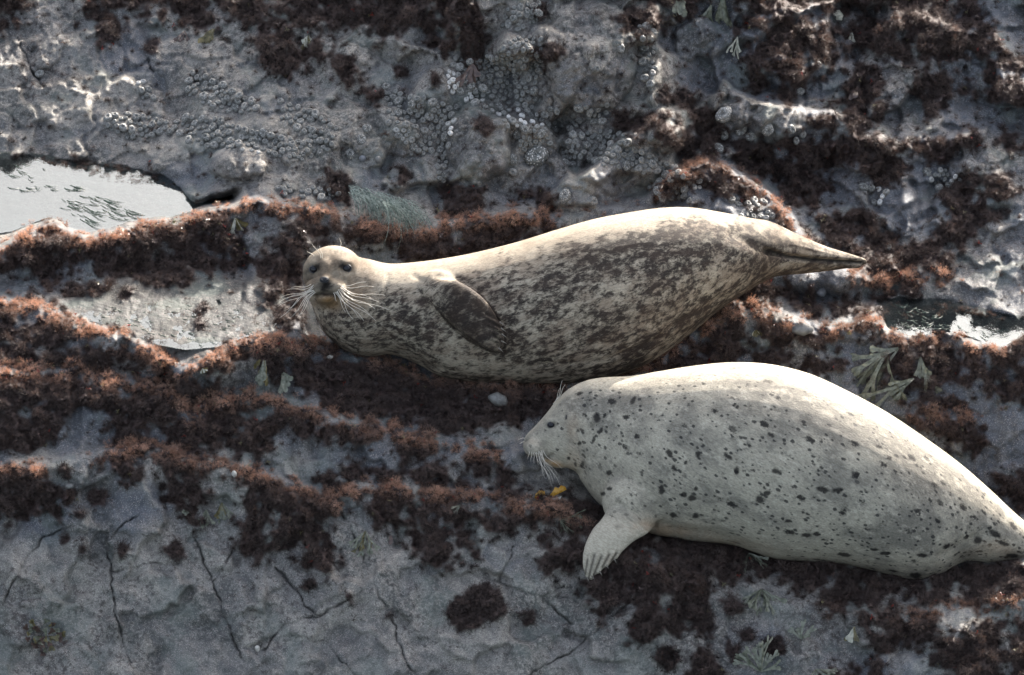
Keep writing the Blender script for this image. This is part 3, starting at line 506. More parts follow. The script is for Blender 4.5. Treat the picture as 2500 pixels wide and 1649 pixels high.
# sample the cover; crests are more bleached, with sunlit orange painted into the tint
sp_ = 7.6
tu, tv = np.meshgrid(np.arange(-300, 2680, sp_), np.arange(-320, 1680, sp_))
tu = (tu + RS.uniform(-.5, .5, tu.shape) * sp_).ravel(); tv = (tv + RS.uniform(-.5, .5, tv.shape) * sp_).ravel()
ii = np.clip(np.searchsorted(gv, tv), 0, nv - 1); jj = np.clip(np.searchsorted(gu, tu), 0, nu - 1)
ok = Mp[ii, jj]
tu, tv, ii, jj = tu[ok], tv[ok], ii[ok], jj[ok]
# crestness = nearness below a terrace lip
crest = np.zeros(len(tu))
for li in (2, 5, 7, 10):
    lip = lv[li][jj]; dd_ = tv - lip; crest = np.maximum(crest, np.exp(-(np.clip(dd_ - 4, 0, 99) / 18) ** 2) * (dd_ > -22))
zone = 1.15 * np.where((tu > 1340) & (tu < 2080) & (tv > 1220) & (tv < 1460), .15, 1.0) * np.where(tv > 1040, .75, 1.0) * np.where(tu > 1900, .55, 1.0) * np.where((tv < 440), .35, 1.0)  # first factor paints the pale seal's shade by cutting the crest tint
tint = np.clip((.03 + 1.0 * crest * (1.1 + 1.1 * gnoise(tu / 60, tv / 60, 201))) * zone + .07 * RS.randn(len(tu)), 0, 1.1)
Pt = PW[ii, jj] + NR[ii, jj] * 0.001 + RS.uniform(-.5, .5, (len(tu), 3)) * np.array([sp_ * S, 0, 0])
cl_ = lump[ii, jj]; scl = S * RS.uniform(6.5, 13.5, len(tu)) * (0.45 + .35 * THK[ii, jj] + .3 * np.clip(cl_, 0, 1.6))
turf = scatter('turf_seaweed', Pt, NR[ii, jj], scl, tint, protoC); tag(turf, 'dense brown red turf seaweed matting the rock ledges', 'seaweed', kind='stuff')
print('tufts', len(tu))

# ------------------------------------------------------------------ separate seaweed clumps
lt = [tuft_mesh(60 + k, 16, wd=.05) for k in range(3)]; LT = []
for me_ in lt:
    co = np.zeros(len(me_.vertices) * 3, np.float32); me_.vertices.foreach_get('co', co)
    LT.append((co.reshape(-1, 3), np.array([list(p.vertices) for p in me_.polygons]), np.array([a.value for a in me_.attributes['tip'].data])))
for k_, (P, lab) in enumerate(CLUMPS):
    a = np.array(P, float); (x0, y0), (x1, y1) = a.min(0) - 8, a.max(0) + 8
    VV = []; FF = []; TT = []; nb = 0
    for x in np.arange(x0, x1, 8):
        for y in np.arange(y0, y1, 8):
            xx, yy = x + rnd.uniform(-3, 3), y + rnd.uniform(-3, 3); i, j = gi(xx, yy)
            if cid[i, j] != k_ + 1: continue
            co, fc, tp = LT[rnd.randrange(3)]; nn = Vector(NR[i, j]) + Vector((rnd.uniform(-.4, .4), rnd.uniform(-.4, .4), .2))
            Rm = np.array(nn.to_track_quat('Z', 'Y').to_matrix()); an = rnd.uniform(0, 6.28)
            Rz = np.array([[math.cos(an), -math.sin(an), 0], [math.sin(an), math.cos(an), 0], [0, 0, 1]])
            VV.append(co @ (Rm @ Rz).T * S * rnd.uniform(11, 16) + PW[i, j]); FF.append(fc + nb); TT.append(tp); nb += len(co)
    if not VV: continue
    VV = np.concatenate(VV); org = np.array([VV[:, 0].mean(), VV[:, 1].mean(), VV[:, 2].min()])
    me = quadmesh('seaweed_clump', VV - org, np.concatenate(FF), TURF); fattr(me, 'tip', np.concatenate(TT))
    o = link('seaweed_clump', me); o.location = org; tag(o, lab, 'seaweed', 'dark seaweed clumps scattered on the rock')

# ------------------------------------------------------------------ SEALS
def cr(P, n):
    P = np.array(P, float); P = np.vstack([2 * P[0] - P[1], P, 2 * P[-1] - P[-2]]); o = []
    for i in range(1, len(P) - 2):
        for t in np.linspace(0, 1, n, endpoint=False):
            o.append(.5 * (2 * P[i] + (P[i + 1] - P[i - 1]) * t + (2 * P[i - 1] - 5 * P[i] + 4 * P[i + 1] - P[i + 2]) * t * t + (3 * P[i] - P[i - 1] - 3 * P[i + 1] + P[i + 2]) * t ** 3))
    o.append(P[-2]); return np.array(o)
def loft(ST, n=6, K=40, flat=0.0):  # station: Tu, Tv, Bu, Bv, half depth, centre depth  ->  (u, d, -v) space
    A = cr(ST, n); Vt = []; F = []
    for tu_, tv_, bu_, bv_, w_, dc in A:
        for k in range(K):
            a = 2 * math.pi * k / K; cc, ss = math.cos(a), math.sin(a)
            Vt.append(((tu_ + bu_) / 2 + (tu_ - bu_) / 2 * cc, dc - w_ * ss, -((tv_ + bv_) / 2 + (tv_ - bv_) / 2 * cc)))
    for i in range(len(A) - 1):
        for k in range(K): F.append((i * K + k, i * K + (k + 1) % K, (i + 1) * K + (k + 1) % K, (i + 1) * K + k))
    F.append(tuple(range(K))[::-1]); F.append(tuple(range((len(A) - 1) * K, len(A) * K))); return Vt, F
def ell(u, v, d, a, b, c, rot=0.0, n=16, m=28):
    Vt = []; F = []; cr_, sr_ = math.cos(rot), math.sin(rot)
    for i in range(n + 1):
        t = math.pi * i / n
        for k in range(m):
            p = 2 * math.pi * k / m; x, y, z = a * math.sin(t) * math.cos(p), c * math.sin(t) * math.sin(p), b * math.cos(t)
            Vt.append((u + x * cr_ - z * sr_, d + y, -v + x * sr_ + z * cr_))
    for i in range(n):
        for k in range(m): F.append((i * m + k, i * m + (k + 1) % m, (i + 1) * m + (k + 1) % m, (i + 1) * m + k))
    return Vt, F
def fuse(parts, voxel, smooth):
    Vt = []; F = []
    for a, b in parts:
        k = len(Vt); Vt += list(a); F += [tuple(i + k for i in f) for f in b]
    me = bpy.data.meshes.new('tmp'); me.from_pydata([tuple(map(float, p)) for p in Vt], [], F)
    bm = bmesh.new(); bm.from_mesh(me); bmesh.ops.remove_doubles(bm, verts=bm.verts, dist=1e-4); bm.to_mesh(me); bm.free()
    o = bpy.data.objects.new('tmp', me); COL.objects.link(o)
    md = o.modifiers.new('r', 'REMESH'); md.mode = 'VOXEL'; md.voxel_size = voxel
    dg_ = bpy.context.evaluated_depsgraph_get(); dg_.update(); e = o.evaluated_get(dg_); em = e.to_mesh()
    n = len(em.vertices); co = np.zeros(n * 3, np.float32); em.vertices.foreach_get('co', co); co = co.reshape(-1, 3).astype(float)
    f = np.zeros(len(em.loops), np.int32); em.loops.foreach_get('vertex_index', f)
    ed = np.zeros(len(em.edges) * 2, np.int32); em.edges.foreach_get('vertices', ed); ed = ed.reshape(-1, 2)
    e.to_mesh_clear(); bpy.data.objects.remove(o)
    deg = np.bincount(ed.ravel(), minlength=n)[:, None]
    def lap(co, it, k=.6):
        for _ in range(it):
            s_ = np.stack([np.bincount(ed[:, 0], co[ed[:, 1], a], n) + np.bincount(ed[:, 1], co[ed[:, 0], a], n) for a in range(3)], 1)
            co = co + k * (s_ / deg - co)
        return co
    return lap(co, smooth), f.reshape(-1, 4), lap
def normals(co, q):
    fn = np.cross(co[q[:, 2]] - co[q[:, 0]], co[q[:, 3]] - co[q[:, 1]]); vn = np.zeros_like(co)
    for k in range(4):
        for a in range(3): vn[:, a] += np.bincount(q[:, k], fn[:, a], len(co))
    return vn / (np.linalg.norm(vn, axis=1, keepdims=True) + 1e-9)
def polyd(u, v, P): return segdist(u, v, P)
def carve(co, q, P, rad, depth, dmax=None):       # groove (+) or swelling (-) along a line on the side we see
    n = normals(co, q); dd_ = polyd(co[:, 0], -co[:, 2], P); f = np.exp(-(dd_ / rad) ** 2) * (n[:, 1] < .15)
    if dmax is not None: f = f * (co[:, 1] < dmax)
    return co - n * (f * depth)[:, None]
def q2w(co): return W(co[:, 0], -co[:, 2], co[:, 1])
def surf(co, u, v, r=5):
    m_ = np.hypot(co[:, 0] - u, -co[:, 2] - v) < r; return co[m_, 1].min()
def G(u, v, cu, cv, a, b=None, rot=0):
    b = b or a; x = u - cu; y = v - cv; c_, s_ = math.cos(R(rot)), math.sin(R(rot))
    return np.exp(-(((x * c_ + y * s_) / a) ** 2 + ((-x * s_ + y * c_) / b) ** 2))

def coat_material(name, front):
    m = N(name); cv = m.attr('coat', o='Vector'); dk = m.attr('dark'); br = m.attr('brown'); ex = m.attr('mark'); pl = m.attr('pale')
    st_ = m.scale(cv, .55, 1, 1)
    fine = m.noise(.30, 4, .75, m.scale(cv, .35, 1, 1))
    if not front:
        a = m.noise(.070, 5, .66, st_, dist=.30); b_ = m.noise(.012, 3, .5, st_); 
        mo = m.math('ADD', m.math('ADD', a, m.math('MULTIPLY', m.math('SUBTRACT', b_, .5), .30)), m.math('MULTIPLY', dk, -.11))
        mo = m.math('ADD', mo, m.math('MULTIPLY', m.math('SUBTRACT', fine, .5), .26))
        mo = m.math('ADD', mo, m.math('MULTIPLY', pl, .24))
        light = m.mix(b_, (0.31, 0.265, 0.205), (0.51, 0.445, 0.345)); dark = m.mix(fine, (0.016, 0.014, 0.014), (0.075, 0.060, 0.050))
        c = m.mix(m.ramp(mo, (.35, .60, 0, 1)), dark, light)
        c = m.mix(m.math('MULTIPLY', m.ramp(m.noise(.03, 3, .6, st_), (.42, .62, 0, .75)), m.math('SUBTRACT', 1.0, pl, clamp=True)), c, m.mix(m.ramp(mo, (.38, .6, 0, 1)), (0.060, 0.044, 0.036), (0.26, 0.205, 0.155)))
        c = m.mix(m.math('MULTIPLY', br, .85), c, m.mix(m.ramp(mo, (.35, .75, 0, 1)), (0.050, 0.036, 0.027), (0.215, 0.160, 0.112)))
    else:
        a = m.noise(.016, 4, .6, st_); b_ = m.noise(.05, 4, .65, st_)
        base = m.mix(m.ramp(m.math('ADD', a, m.math('MULTIPLY', dk, -.28)), (.30, .62, 0, 1)), (0.215, 0.198, 0.165), (0.44, 0.400, 0.318))
        base = m.mix(m.ramp(b_, (.50, .68, 0, .6)), base, (0.55, 0.50, 0.405))
        rg = m.n('ShaderNodeTexVoronoi', feature='F1'); rg.inputs['Scale'].default_value = .021; m.l(cv, rg.inputs['Vector'])
        ring = m.math('MULTIPLY', m.ramp(m.math('ABSOLUTE', m.math('SUBTRACT', rg.outputs['Distance'], .26)), (.03, .12, 1, 0)), m.ramp(m.noise(.008, 2, .5, cv), (.5, .62, 0, 1)))
        base = m.mix(m.math('MULTIPLY', ring, .3), base, (0.55, 0.50, 0.405))
        base = m.mix(m.math('MULTIPLY', m.ramp(m.noise(.075, 4, .65, st_), (.55, .70, 0, .5)), m.math('ADD', m.attr('spots'), .4, clamp=True)), base, (0.085, 0.080, 0.074)); nz = m.noise(.055, 2, .5, cv); off = m.n('ShaderNodeVectorMath', operation='SCALE'); m.l(m.pos(), off.inputs[0])
        def spots(sc, rad, thr, sx):
            v_ = m.n('ShaderNodeTexVoronoi', feature='F1'); v_.inputs['Scale'].default_value = sc; m.l(m.scale(cv, sx, 1, 1), v_.inputs['Vector'])
            sp = m.n('ShaderNodeSeparateColor'); m.l(v_.outputs['Color'], sp.inputs[0])
            r_ = m.math('MULTIPLY', sp.outputs[1], rad); dist = m.math('ADD', v_.outputs['Distance'], m.math('MULTIPLY', m.math('SUBTRACT', m.noise(.16, 3, .6, cv), .5), .62))
            hit = m.ramp(m.math('SUBTRACT', r_, dist), (-.13, .10, 0, 1)); gate = m.ramp(m.math('ADD', sp.outputs[0], m.math('MULTIPLY', m.attr('spots'), .5)), (thr, thr + .05, 0, 1))
            return m.math('MULTIPLY', hit, gate)
        s1 = spots(.040, .34, .80, .6); s2 = spots(.10, .40, .82, .65)
        c = m.mix(m.math('MULTIPLY', s2, .85), base, (0.026, 0.025, 0.026)); c = m.mix(m.math('MULTIPLY', s1, .92), c, (0.014, 0.013, 0.014))
        c = m.mix(m.ramp(m.noise(.34, 3, .8, m.scale(cv, .5, 1, 1)), (.54, .70, 0, .55)), c, (0.09, 0.087, 0.085))
        pep = m.math('MULTIPLY', m.ramp(m.noise(.42, 3, .8, m.scale(cv, .5, 1, 1)), (.56, .70, 0, 1)), dk)
        c = m.mix(m.math('MULTIPLY', pep, .6), c, (0.09, 0.085, 0.08))
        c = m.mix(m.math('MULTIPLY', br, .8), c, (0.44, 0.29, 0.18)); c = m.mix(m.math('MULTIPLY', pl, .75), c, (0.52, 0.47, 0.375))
    c = m.mix(ex, c, (0.018, 0.016, 0.016))
    c = m.mix(m.math('MULTIPLY', m.attr('ochre'), .9), c, (0.36, 0.20, 0.075))
    c = m.mix(m.ramp(fine, (.35, .65, .42, 0)), c, (0.25, 0.22, 0.20), 'MULTIPLY')
    hair = m.noise(.50, 4, .75, m.scale(cv, .22, 1, 1))
    b = m.bump(hair, 0.0030, .8); b = m.bump(m.noise(.035, 3, .5, cv), 0.004, .35, b)
    p = m.pbr(Base_Color=c, Roughness=m.ramp(fine, (.3, .7, .5, .7)), Normal=b); p.inputs['Specular IOR Level'].default_value = .07
    
    return m.fin(p)

EYE = N('eye'); p = EYE.pbr(Base_Color=(0.010, 0.010, 0.013), Roughness=.10); p.inputs['Specular IOR Level'].default_value = .3; EYE = EYE.fin(p)
NOSE = simple('nose_skin', (0.022, 0.022, 0.025), (0.05, 0.05, 0.054), 400, .6, spec=.15, bump=.0006)
WHISK = simple('whisker', (0.66, 0.61, 0.53), rough=.35, trans=.25)
CLAW = simple('claw', (0.10, 0.085, 0.07), (0.2, 0.18, 0.15), 300, .35)
LID = simple('eyelid', (0.030, 0.028, 0.03), rough=.45)

def place_part(name, co, F, mat, parent, root):
    co = np.asarray(co, float); Wp = q2w(co) - root; me = mesh(name, Wp, F, mat); o = bpy.data.objects.new(name, me); COL.objects.link(o); o.parent = parent; return o
def tube(P, r0, r1, K=5):
    P = np.array(P, float); Vt = []; F = []; n = len(P)
    for i in range(n):
        t = Vector(P[min(i + 1, n - 1)] - P[max(i - 1, 0)]).normalized(); a = t.cross(Vector((.3, 1, .2))).normalized(); b = t.cross(a); r = r0 + (r1 - r0) * (i / (n - 1)) ** 1.3
        for k in range(K): Vt.append(tuple(Vector(P[i]) + (a * math.cos(6.283 * k / K) + b * math.sin(6.283 * k / K)) * r))
    for i in range(n - 1):
        for k in range(K): F.append((i * K + k, i * K + (k + 1) % K, (i + 1) * K + (k + 1) % K, (i + 1) * K + k))
    F.append(tuple(range((n - 1) * K, n * K))); return Vt, F
def whisker(parent, root, a, b, da, db, sag, r=.72, label=None):
    (u0, v0), (u1, v1) = a, b; L = math.hypot(u1 - u0, v1 - v0); P = []
    nx, ny = -(v1 - v0) / L, (u1 - u0) / L
    for i in range(11):
        t = i / 10; k = sag * L * math.sin(math.pi * t) + .04 * L * math.sin(2 * math.pi * t) * (1 if sag > 0 else -1)
        P.append((u0 + (u1 - u0) * t + nx * k, da + (db - da) * t, -(v0 + (v1 - v0) * t + ny * k)))
    Vt, F = tube(P, r, r * .4); return place_part('whisker', Vt, F, WHISK, parent, root)
def build_seal(name, label, co, q, attrs, mat, rootuvd):
    rt = W(*rootuvd); e = empty(name, rt); tag(e, label, 'seal', 'harbour seals hauled out on the ledges')
    me = quadmesh('body', q2w(co) - rt, q, mat)
    for k, v_ in attrs.items():
        (vattr if k == 'coat' else fattr)(me, k, v_)
    b = bpy.data.objects.new('body', me); COL.objects.link(b); b.parent = e; return e, rt

# ---- spotted seal behind, lying on its side and looking at us
DB = 490
bst = [(716, 692, 734, 742, 26, 470), (742, 650, 752, 776, 62, 470), (790, 602, 796, 811, 98, 475), (846, 600, 850, 828, 118, 480), (900, 612, 908, 824, 130, 485), (962, 609, 962, 842, 142, 490), (1030, 600, 1022, 874, 148, 490), (1100, 587, 1096, 887, 150, 490),
       (1200, 562, 1196, 891, 156, 492), (1300, 531, 1300, 891, 164, 500), (1382, 508, 1402, 880, 168, 515), (1462, 493, 1498, 848, 168, 535), (1532, 483, 1592, 785, 162, 560), (1602, 482, 1668, 722, 150, 585), (1680, 494, 1735, 678, 128, 605), (1740, 506, 1786, 648, 100, 622),
       (1790, 515, 1822, 640, 74, 640), (1850, 543, 1868, 636, 54, 655), (1920, 573, 1930, 629, 38, 668), (1976, 590, 1982, 621, 26, 676), (2013, 602, 2012, 615, 11, 680)]
hf = [(980, 655, 978, 720, 30, 385), (1042, 646, 1020, 736, 32, 348), (1085, 663, 1062, 768, 27, 326), (1125, 694, 1098, 794, 22, 316), (1153, 734, 1128, 811, 16, 314), (1168, 770, 1150, 819, 10, 318), (1171, 800, 1165, 820, 6, 322)]
co, q, lap = fuse([loft(bst), loft(hf, 5, 24),
    ell(774, 635, 452, 72, 65, 80), ell(766, 682, 440, 54, 46, 66), ell(820, 650, 470, 66, 54, 66), ell(734, 667, 374, 27, 21, 30, .2), ell(778, 670, 376, 29, 22, 30, -.2), ell(755, 652, 374, 19, 17, 30), ell(757, 691, 386, 25, 16, 32),
    ell(757, 632, 400, 25, 36, 34), ell(1022, 690, 400, 70, 62, 60, -.4), ell(1935, 590, 668, 72, 12, 15, -.30), ell(1930, 612, 664, 72, 9, 15, -.12), ell(1784, 604, 560, 12, 22, 14, -.5)], 3.1, 7)
u_, v_ = lambda: co[:, 0], lambda: -co[:, 2]
co = carve(co, q, [(1782, 582), (1830, 596), (1900, 604), (2002, 609)], 5.0, 16, 700)       # between the hind flippers
co = carve(co, q, [(1700, 545), (1750, 570), (1790, 590)], 14, 5)
co = carve(co, q, [(1835, 575), (1900, 588), (1975, 600)], 4, 2)
co = carve(co, q, [(1860, 566), (1930, 585), (1990, 600)], 3.5, 1.6); co = carve(co, q, [(1850, 618), (1920, 616), (1975, 612)], 3.5, 1.6)
co = carve(co, q, [(1012, 640), (1062, 645), (1126, 680), (1168, 730), (1186, 800), (1178, 830)], 7, 3)
co = carve(co, q, [(1000, 715), (1040, 760), (1090, 800), (1140, 828)], 9, 3)
for k in range(5):                                                                            # toes
    t = k / 4; co = carve(co, q, [(1128 + 14 * t, 728 + 64 * t), (1172 - 2 * t, 752 + 60 * t)], 3.2, 4.2, 345)
    if k < 4: co = carve(co, q, [(1132 + 14 * t, 740 + 62 * t), (1174 - 2 * t, 764 + 50 * t)], 3.5, -2.8, 345)
co = carve(co, q, [(725, 628), (733, 626)], 9, 8); co = carve(co, q, [(799, 624), (808, 624)], 9.5, 8)   # eye sockets
co = carve(co, q, [(729, 612), (716, 616)], 7, -2.5); co = carve(co, q, [(795, 608), (812, 611)], 8, -2.5)   # brows
co = carve(co, q, [(731, 690), (742, 685), (755, 682), (769, 683), (781, 690)], 3.2, 6, 420)   # mouth
co = carve(co, q, [(754, 662), (754, 681)], 2.2, 3.5, 400)                                      # cleft
co = carve(co, q, [(720, 704), (745, 716), (775, 718), (800, 700)], 8, 4)                      # throat folds
for pp in ([(728, 716), (742, 760), (765, 798)], [(738, 712), (755, 760), (785, 802)], [(900, 640), (890, 700), (905, 760)], [(960, 640), (985, 655)], [(940, 820), (1000, 850), (1080, 872)], [(1250, 845), (1400, 838), (1520, 790)], [(1480, 820), (1580, 745), (1680, 690)]):
    co = carve(co, q, pp, 6, 2.4)
co = lap(co, 1, .4)
u, v = co[:, 0], -co[:, 2]; tt = (v - np.interp(u, [b[0] for b in bst], [b[1] for b in bst])) / np.interp(u, [b[0] for b in bst], [b[3] - b[1] for b in bst])
s01 = lambda a, lo, hi: sm(a, lo, hi)
head = np.clip(1 - s01(u, 835, 900) , 0, 1) * (1 - s01(v + (u - 780) * -.15, 700, 740))
flp = inside([(1000, 650), (1060, 650), (1115, 682), (1150, 718), (1174, 772), (1174, 822), (1140, 820), (1090, 796), (1040, 755), (1010, 715)], u, v).astype(float) * (co[:, 1] < 395)
flp = np.clip(flp, 0, 1) * sm(u + .45 * (v - 650) + 10 * fbm(u, v, 22, 345, 2), 1008, 1075); tail = s01(u, 1690, 1800)
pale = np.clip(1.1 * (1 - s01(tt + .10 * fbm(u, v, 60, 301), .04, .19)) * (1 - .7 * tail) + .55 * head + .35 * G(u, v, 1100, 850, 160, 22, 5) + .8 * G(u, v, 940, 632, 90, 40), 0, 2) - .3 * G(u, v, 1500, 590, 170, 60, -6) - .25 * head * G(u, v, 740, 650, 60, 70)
dark = .12 + .22 * G(u, v, 1480, 580, 230, 62, -10) + .8 * flp + .45 * G(u, v, 900, 720, 60, 60) + .35 * G(u, v, 1250, 700, 160, 40) + .5 * s01(tt, .86, .98) * (u > 980) + .3 * G(u, v, 1760, 560, 40, 24, 20) - .2 * head
brown = np.clip(1.0 * head + .95 * flp + .95 * tail + .3 * (1 - s01(tt, .1, .3)) + .35 * G(u, v, 1450, 720, 200, 60) + .3 * s01(tt, .6, .8) + .35 * G(u, v, 1300, 590, 200, 40), 0, 1) * np.clip(.75 + .6 * fbm(u, v, 50, 311), .2, 1)
face_n = fbm(u, v, 16, 341, 3, .6)
mark = .34 * head * np.clip(face_n + .15, 0, 1) + .22 * G(u, v, 745, 640, 40, 26) + .9 * G(u, v, 731, 622, 15, 9, -25) + .9 * G(u, v, 797, 619, 17, 10, 20) + .85 * G(u, v, 753, 666, 22, 16) + .8 * G(u, v, 756, 684, 24, 3.5) + .30 * flp * (1 - G(u, v, 1130, 700, 50, 30, 45)) + .35 * G(u, v, 712, 640, 14, 20) + .30 * G(u, v, 850, 640, 10, 12) + .9 * np.exp(-(segdist(u, v, [(1782, 582), (1830, 596), (1900, 604), (2002, 609)]) / 3.6) ** 2) + .7 * G(u, v, 1765, 560, 34, 12, 22)
pale = pale + .9 * G(u, v, 792, 664, 16, 12) + .9 * G(u, v, 742, 604, 10, 8) + .9 * G(u, v, 790, 598, 14, 9) + .6 * G(u, v, 728, 676, 10, 14)
brown = brown * (1 - .6 * G(u, v, 792, 664, 16, 12))
ochre = .55 * G(u, v, 757, 696, 18, 8) + .35 * G(u, v, 770, 708, 26, 12)
an = R(-20); rx = (u * math.cos(an) + v * math.sin(an)); ry = (-u * math.sin(an) + v * math.cos(an))
COATR = coat_material('spotted_coat', False)
seal1, rt1 = build_seal('harbour_seal', 'dark mottled seal lying on its side with head turned to face the viewer', co, q,
    {'coat': np.stack([rx, co[:, 1], ry], 1), 'dark': dark, 'brown': brown, 'mark': np.clip(mark, 0, .95), 'pale': pale, 'ochre': np.clip(ochre, 0, 1), 'spots': u * 0}, COATR, (1150, 888, 490))
for (eu, ev, er) in ((729, 626, 10.5), (804, 623.5, 11)):
    d_ = surf(co, eu, ev); Vt, F = ell(eu, ev, d_ + er * .55, er, er * .86, er); eo = place_part('eye', Vt, F, EYE, seal1, rt1)
    ring = [(eu + er * 1.02 * math.cos(a), d_ + 1.0 + .0 * a, -(ev + er * .80 * math.sin(a))) for a in np.linspace(0, 2 * math.pi, 25)]
    Vt, F = tube(ring, 1.6, 1.6, 6); place_part('eyelid', Vt, F, LID, seal1, rt1)
d_ = surf(co, 753, 652); Vt, F = ell(753, 650, d_ + 3, 11, 8, 7); place_part('nose', Vt, F, NOSE, seal1, rt1)
for s_ in (-1, 1):
    Vt, F = ell(753 + 5 * s_, 650, d_ - 3, 3.4, 1.3, 2, .7 * s_); place_part('nostril', Vt, F, LID, seal1, rt1)
WL = [((728, 662), (665, 673), .07), ((726, 665), (653, 690), .06), ((727, 668), (665, 694), .04), ((725, 670), (644, 713), .03), ((727, 674), (648, 739), -.04), ((729, 677), (672, 740), -.03), ((732, 679), (698, 731), -.03), ((730, 677), (686, 726), -.03), ((724, 668), (650, 700), .04), ((729, 675), (660, 722), -.02),
      ((722, 660), (676, 668), .06), ((731, 680), (690, 738), -.05)]
WR_ = [((790, 662), (868, 666), .05), ((792, 664), (894, 686), .09), ((790, 668), (864, 694), .03), ((790, 670), (903, 720), .08), ((788, 672), (871, 718), .03), ((786, 674), (872, 745), .05), ((783, 676), (845, 746), .03), ((780, 678), (819, 741), -.02), ((777, 679), (803, 726), -.03), ((793, 668), (880, 702), .06), ((785, 672), (858, 730), .04), ((774, 680), (781, 700), -.02), ((788, 661), (850, 655), .05), ((783, 677), (832, 738), .02)]
for a, b, sg in WL:
    d_ = surf(co, *a, 6); whisker(seal1, rt1, a, b, d_ + 1, d_ - 6, -sg)
for a, b, sg in WR_:
    d_ = surf(co, *a, 6); whisker(seal1, rt1, a, b, d_ + 1, min(d_, surf(co, *b, 14)) - 14, sg if a[0] > 776 else sg)
for a, b, sg in [((745, 598), (724, 566), .05), ((729, 595), (713, 584), .05), ((744, 600), (738, 577), .05), ((790, 572), (788, 553), .12), ((748, 600), (742, 572), .04)]:
    d_ = surf(co, *a, 6); whisker(seal1, rt1, a, b, d_ + 1, d_ - 8, sg, .8)
for (a, b) in [((1160, 748), (1171, 756)), ((1163, 762), (1174, 770)), ((1165, 776), (1176, 784)), ((1164, 792), (1176, 798)), ((1158, 808), (1168, 818))]:
    d_ = surf(co, *a, 8); Vt, F = tube([(a[0], d_ + 1, -a[1]), ((a[0] + b[0]) / 2, d_ - 2, -(a[1] + b[1]) / 2), (b[0], d_ + 1, -b[1])], 1.7, .4, 6); place_part('claw', Vt, F, CLAW, seal1, rt1)

# ---- pale seal in front, in profile, lifting its chest on one flipper
bst = [(1213, 1026, 1214, 1042, 8, 236), (1222, 1009, 1224, 1056, 22, 236), (1243, 988, 1250, 1063, 34, 236), (1267, 961, 1280, 1074, 47, 237), (1290, 932, 1308, 1085, 58, 238), (1318, 904, 1333, 1096, 70, 240), (1352, 885, 1350, 1118, 86, 240), (1402, 876, 1384, 1164, 106, 240), (1462, 873, 1432, 1200, 136, 240),
       (1530, 862, 1500, 1236, 166, 240), (1612, 849, 1592, 1255, 190, 240), (1700, 841, 1690, 1266, 206, 242), (1790, 846, 1790, 1296, 214, 245), (1880, 868, 1880, 1306, 216, 250), (1972, 910, 1962, 1312, 210, 255), (2062, 959, 2042, 1330, 198, 260), (2150, 1018, 2118, 1348, 176, 268), (2230, 1077, 2184, 1337, 148, 276),
       (2300, 1138, 2236, 1306, 118, 285), (2362, 1196, 2300, 1308, 88, 292), (2425, 1244, 2370, 1302, 62, 300), (2500, 1272, 2475, 1308, 42, 306), (2590, 1290, 2580, 1312, 24, 312), (2660, 1298, 2658, 1308, 10, 316)]
ff = [(1432, 1130, 1540, 1200, 44, 150), (1402, 1196, 1508, 1236, 36, 120), (1376, 1227, 1474, 1256, 26, 100), (1358, 1262, 1449, 1278, 19, 88), (1351, 1294, 1426, 1302, 14, 80), (1353, 1322, 1402, 1321, 10, 76), (1361, 1341, 1383, 1338, 6, 74), (1367, 1350, 1373, 1349, 3, 73)]
co, q, lap = fuse([loft(bst), loft(ff, 5, 24), ell(1240, 1041, 210, 26, 21, 26, -.2), ell(1284, 1070, 232, 34, 15, 26, -.35), ell(1470, 1160, 150, 74, 70, 60, .5), ell(2520, 1262, 320, 80, 16, 16, -.2)], 3.3, 7)
co = carve(co, q, [(1276, 988), (1284, 987)], 7, 5)
co = carve(co, q, [(1272, 976), (1290, 978)], 6, -2)
co = carve(co, q, [(1228, 1060), (1250, 1064), (1270, 1064), (1282, 1056)], 3.0, 5)
co = carve(co, q, [(1219, 1024), (1224, 1020)], 2.5, 4)
co = carve(co, q, [(1345, 895), (1356, 960), (1362, 1040), (1352, 1090)], 16, 4)
co = carve(co, q, [(1318, 1092), (1345, 1100)], 6, 3)
for pp in ([(1358, 1010), (1352, 1060), (1360, 1110)], [(1382, 1030), (1374, 1080), (1380, 1130)], [(1404, 1000), (1396, 1060)], [(1335, 1000), (1340, 1060)]): co = carve(co, q, pp, 6, 2.2)
for pp in ([(1460, 1205), (1500, 1232)], [(1448, 1214), (1480, 1240)], [(1470, 1190), (1520, 1226)], [(1432, 1168), (1446, 1176)]): co = carve(co, q, pp, 4, 3.4)
for (a, b, c_) in [((1404, 1236), (1376, 1290), (1366, 1346)), ((1420, 1250), (1396, 1292), (1378, 1338)), ((1434, 1258), (1414, 1288), (1398, 1318)), ((1448, 1262), (1432, 1284), (1418, 1304)), ((1388, 1240), (1364, 1290), (1358, 1334))]:
    co = carve(co, q, [b, c_], 3.4, 5, 130); co = carve(co, q, [(a[0], a[1]), ((a[0] + b[0]) / 2, (a[1] + b[1]) / 2), b], 6, 1.2, 130)
for (b, c_) in [((1370, 1285), (1361, 1338)), ((1386, 1290), (1372, 1343)), ((1405, 1290), (1389, 1328)), ((1424, 1285), (1408, 1312)), ((1440, 1275), (1430, 1295))]: co = carve(co, q, [b, c_], 4.0, -3.4, 130)
for pp in ([(1560, 1235), (1650, 1240), (1760, 1275)], [(2190, 1290), (2236, 1262), (2290, 1240)], [(1500, 1215), (1560, 1222)]): co = carve(co, q, pp, 12, 5)
co = lap(co, 1, .4)
u, v = co[:, 0], -co[:, 2]; tt = (v - np.interp(u, [b[0] for b in bst], [b[1] for b in bst])) / np.interp(u, [b[0] for b in bst], [b[3] - b[1] for b in bst])
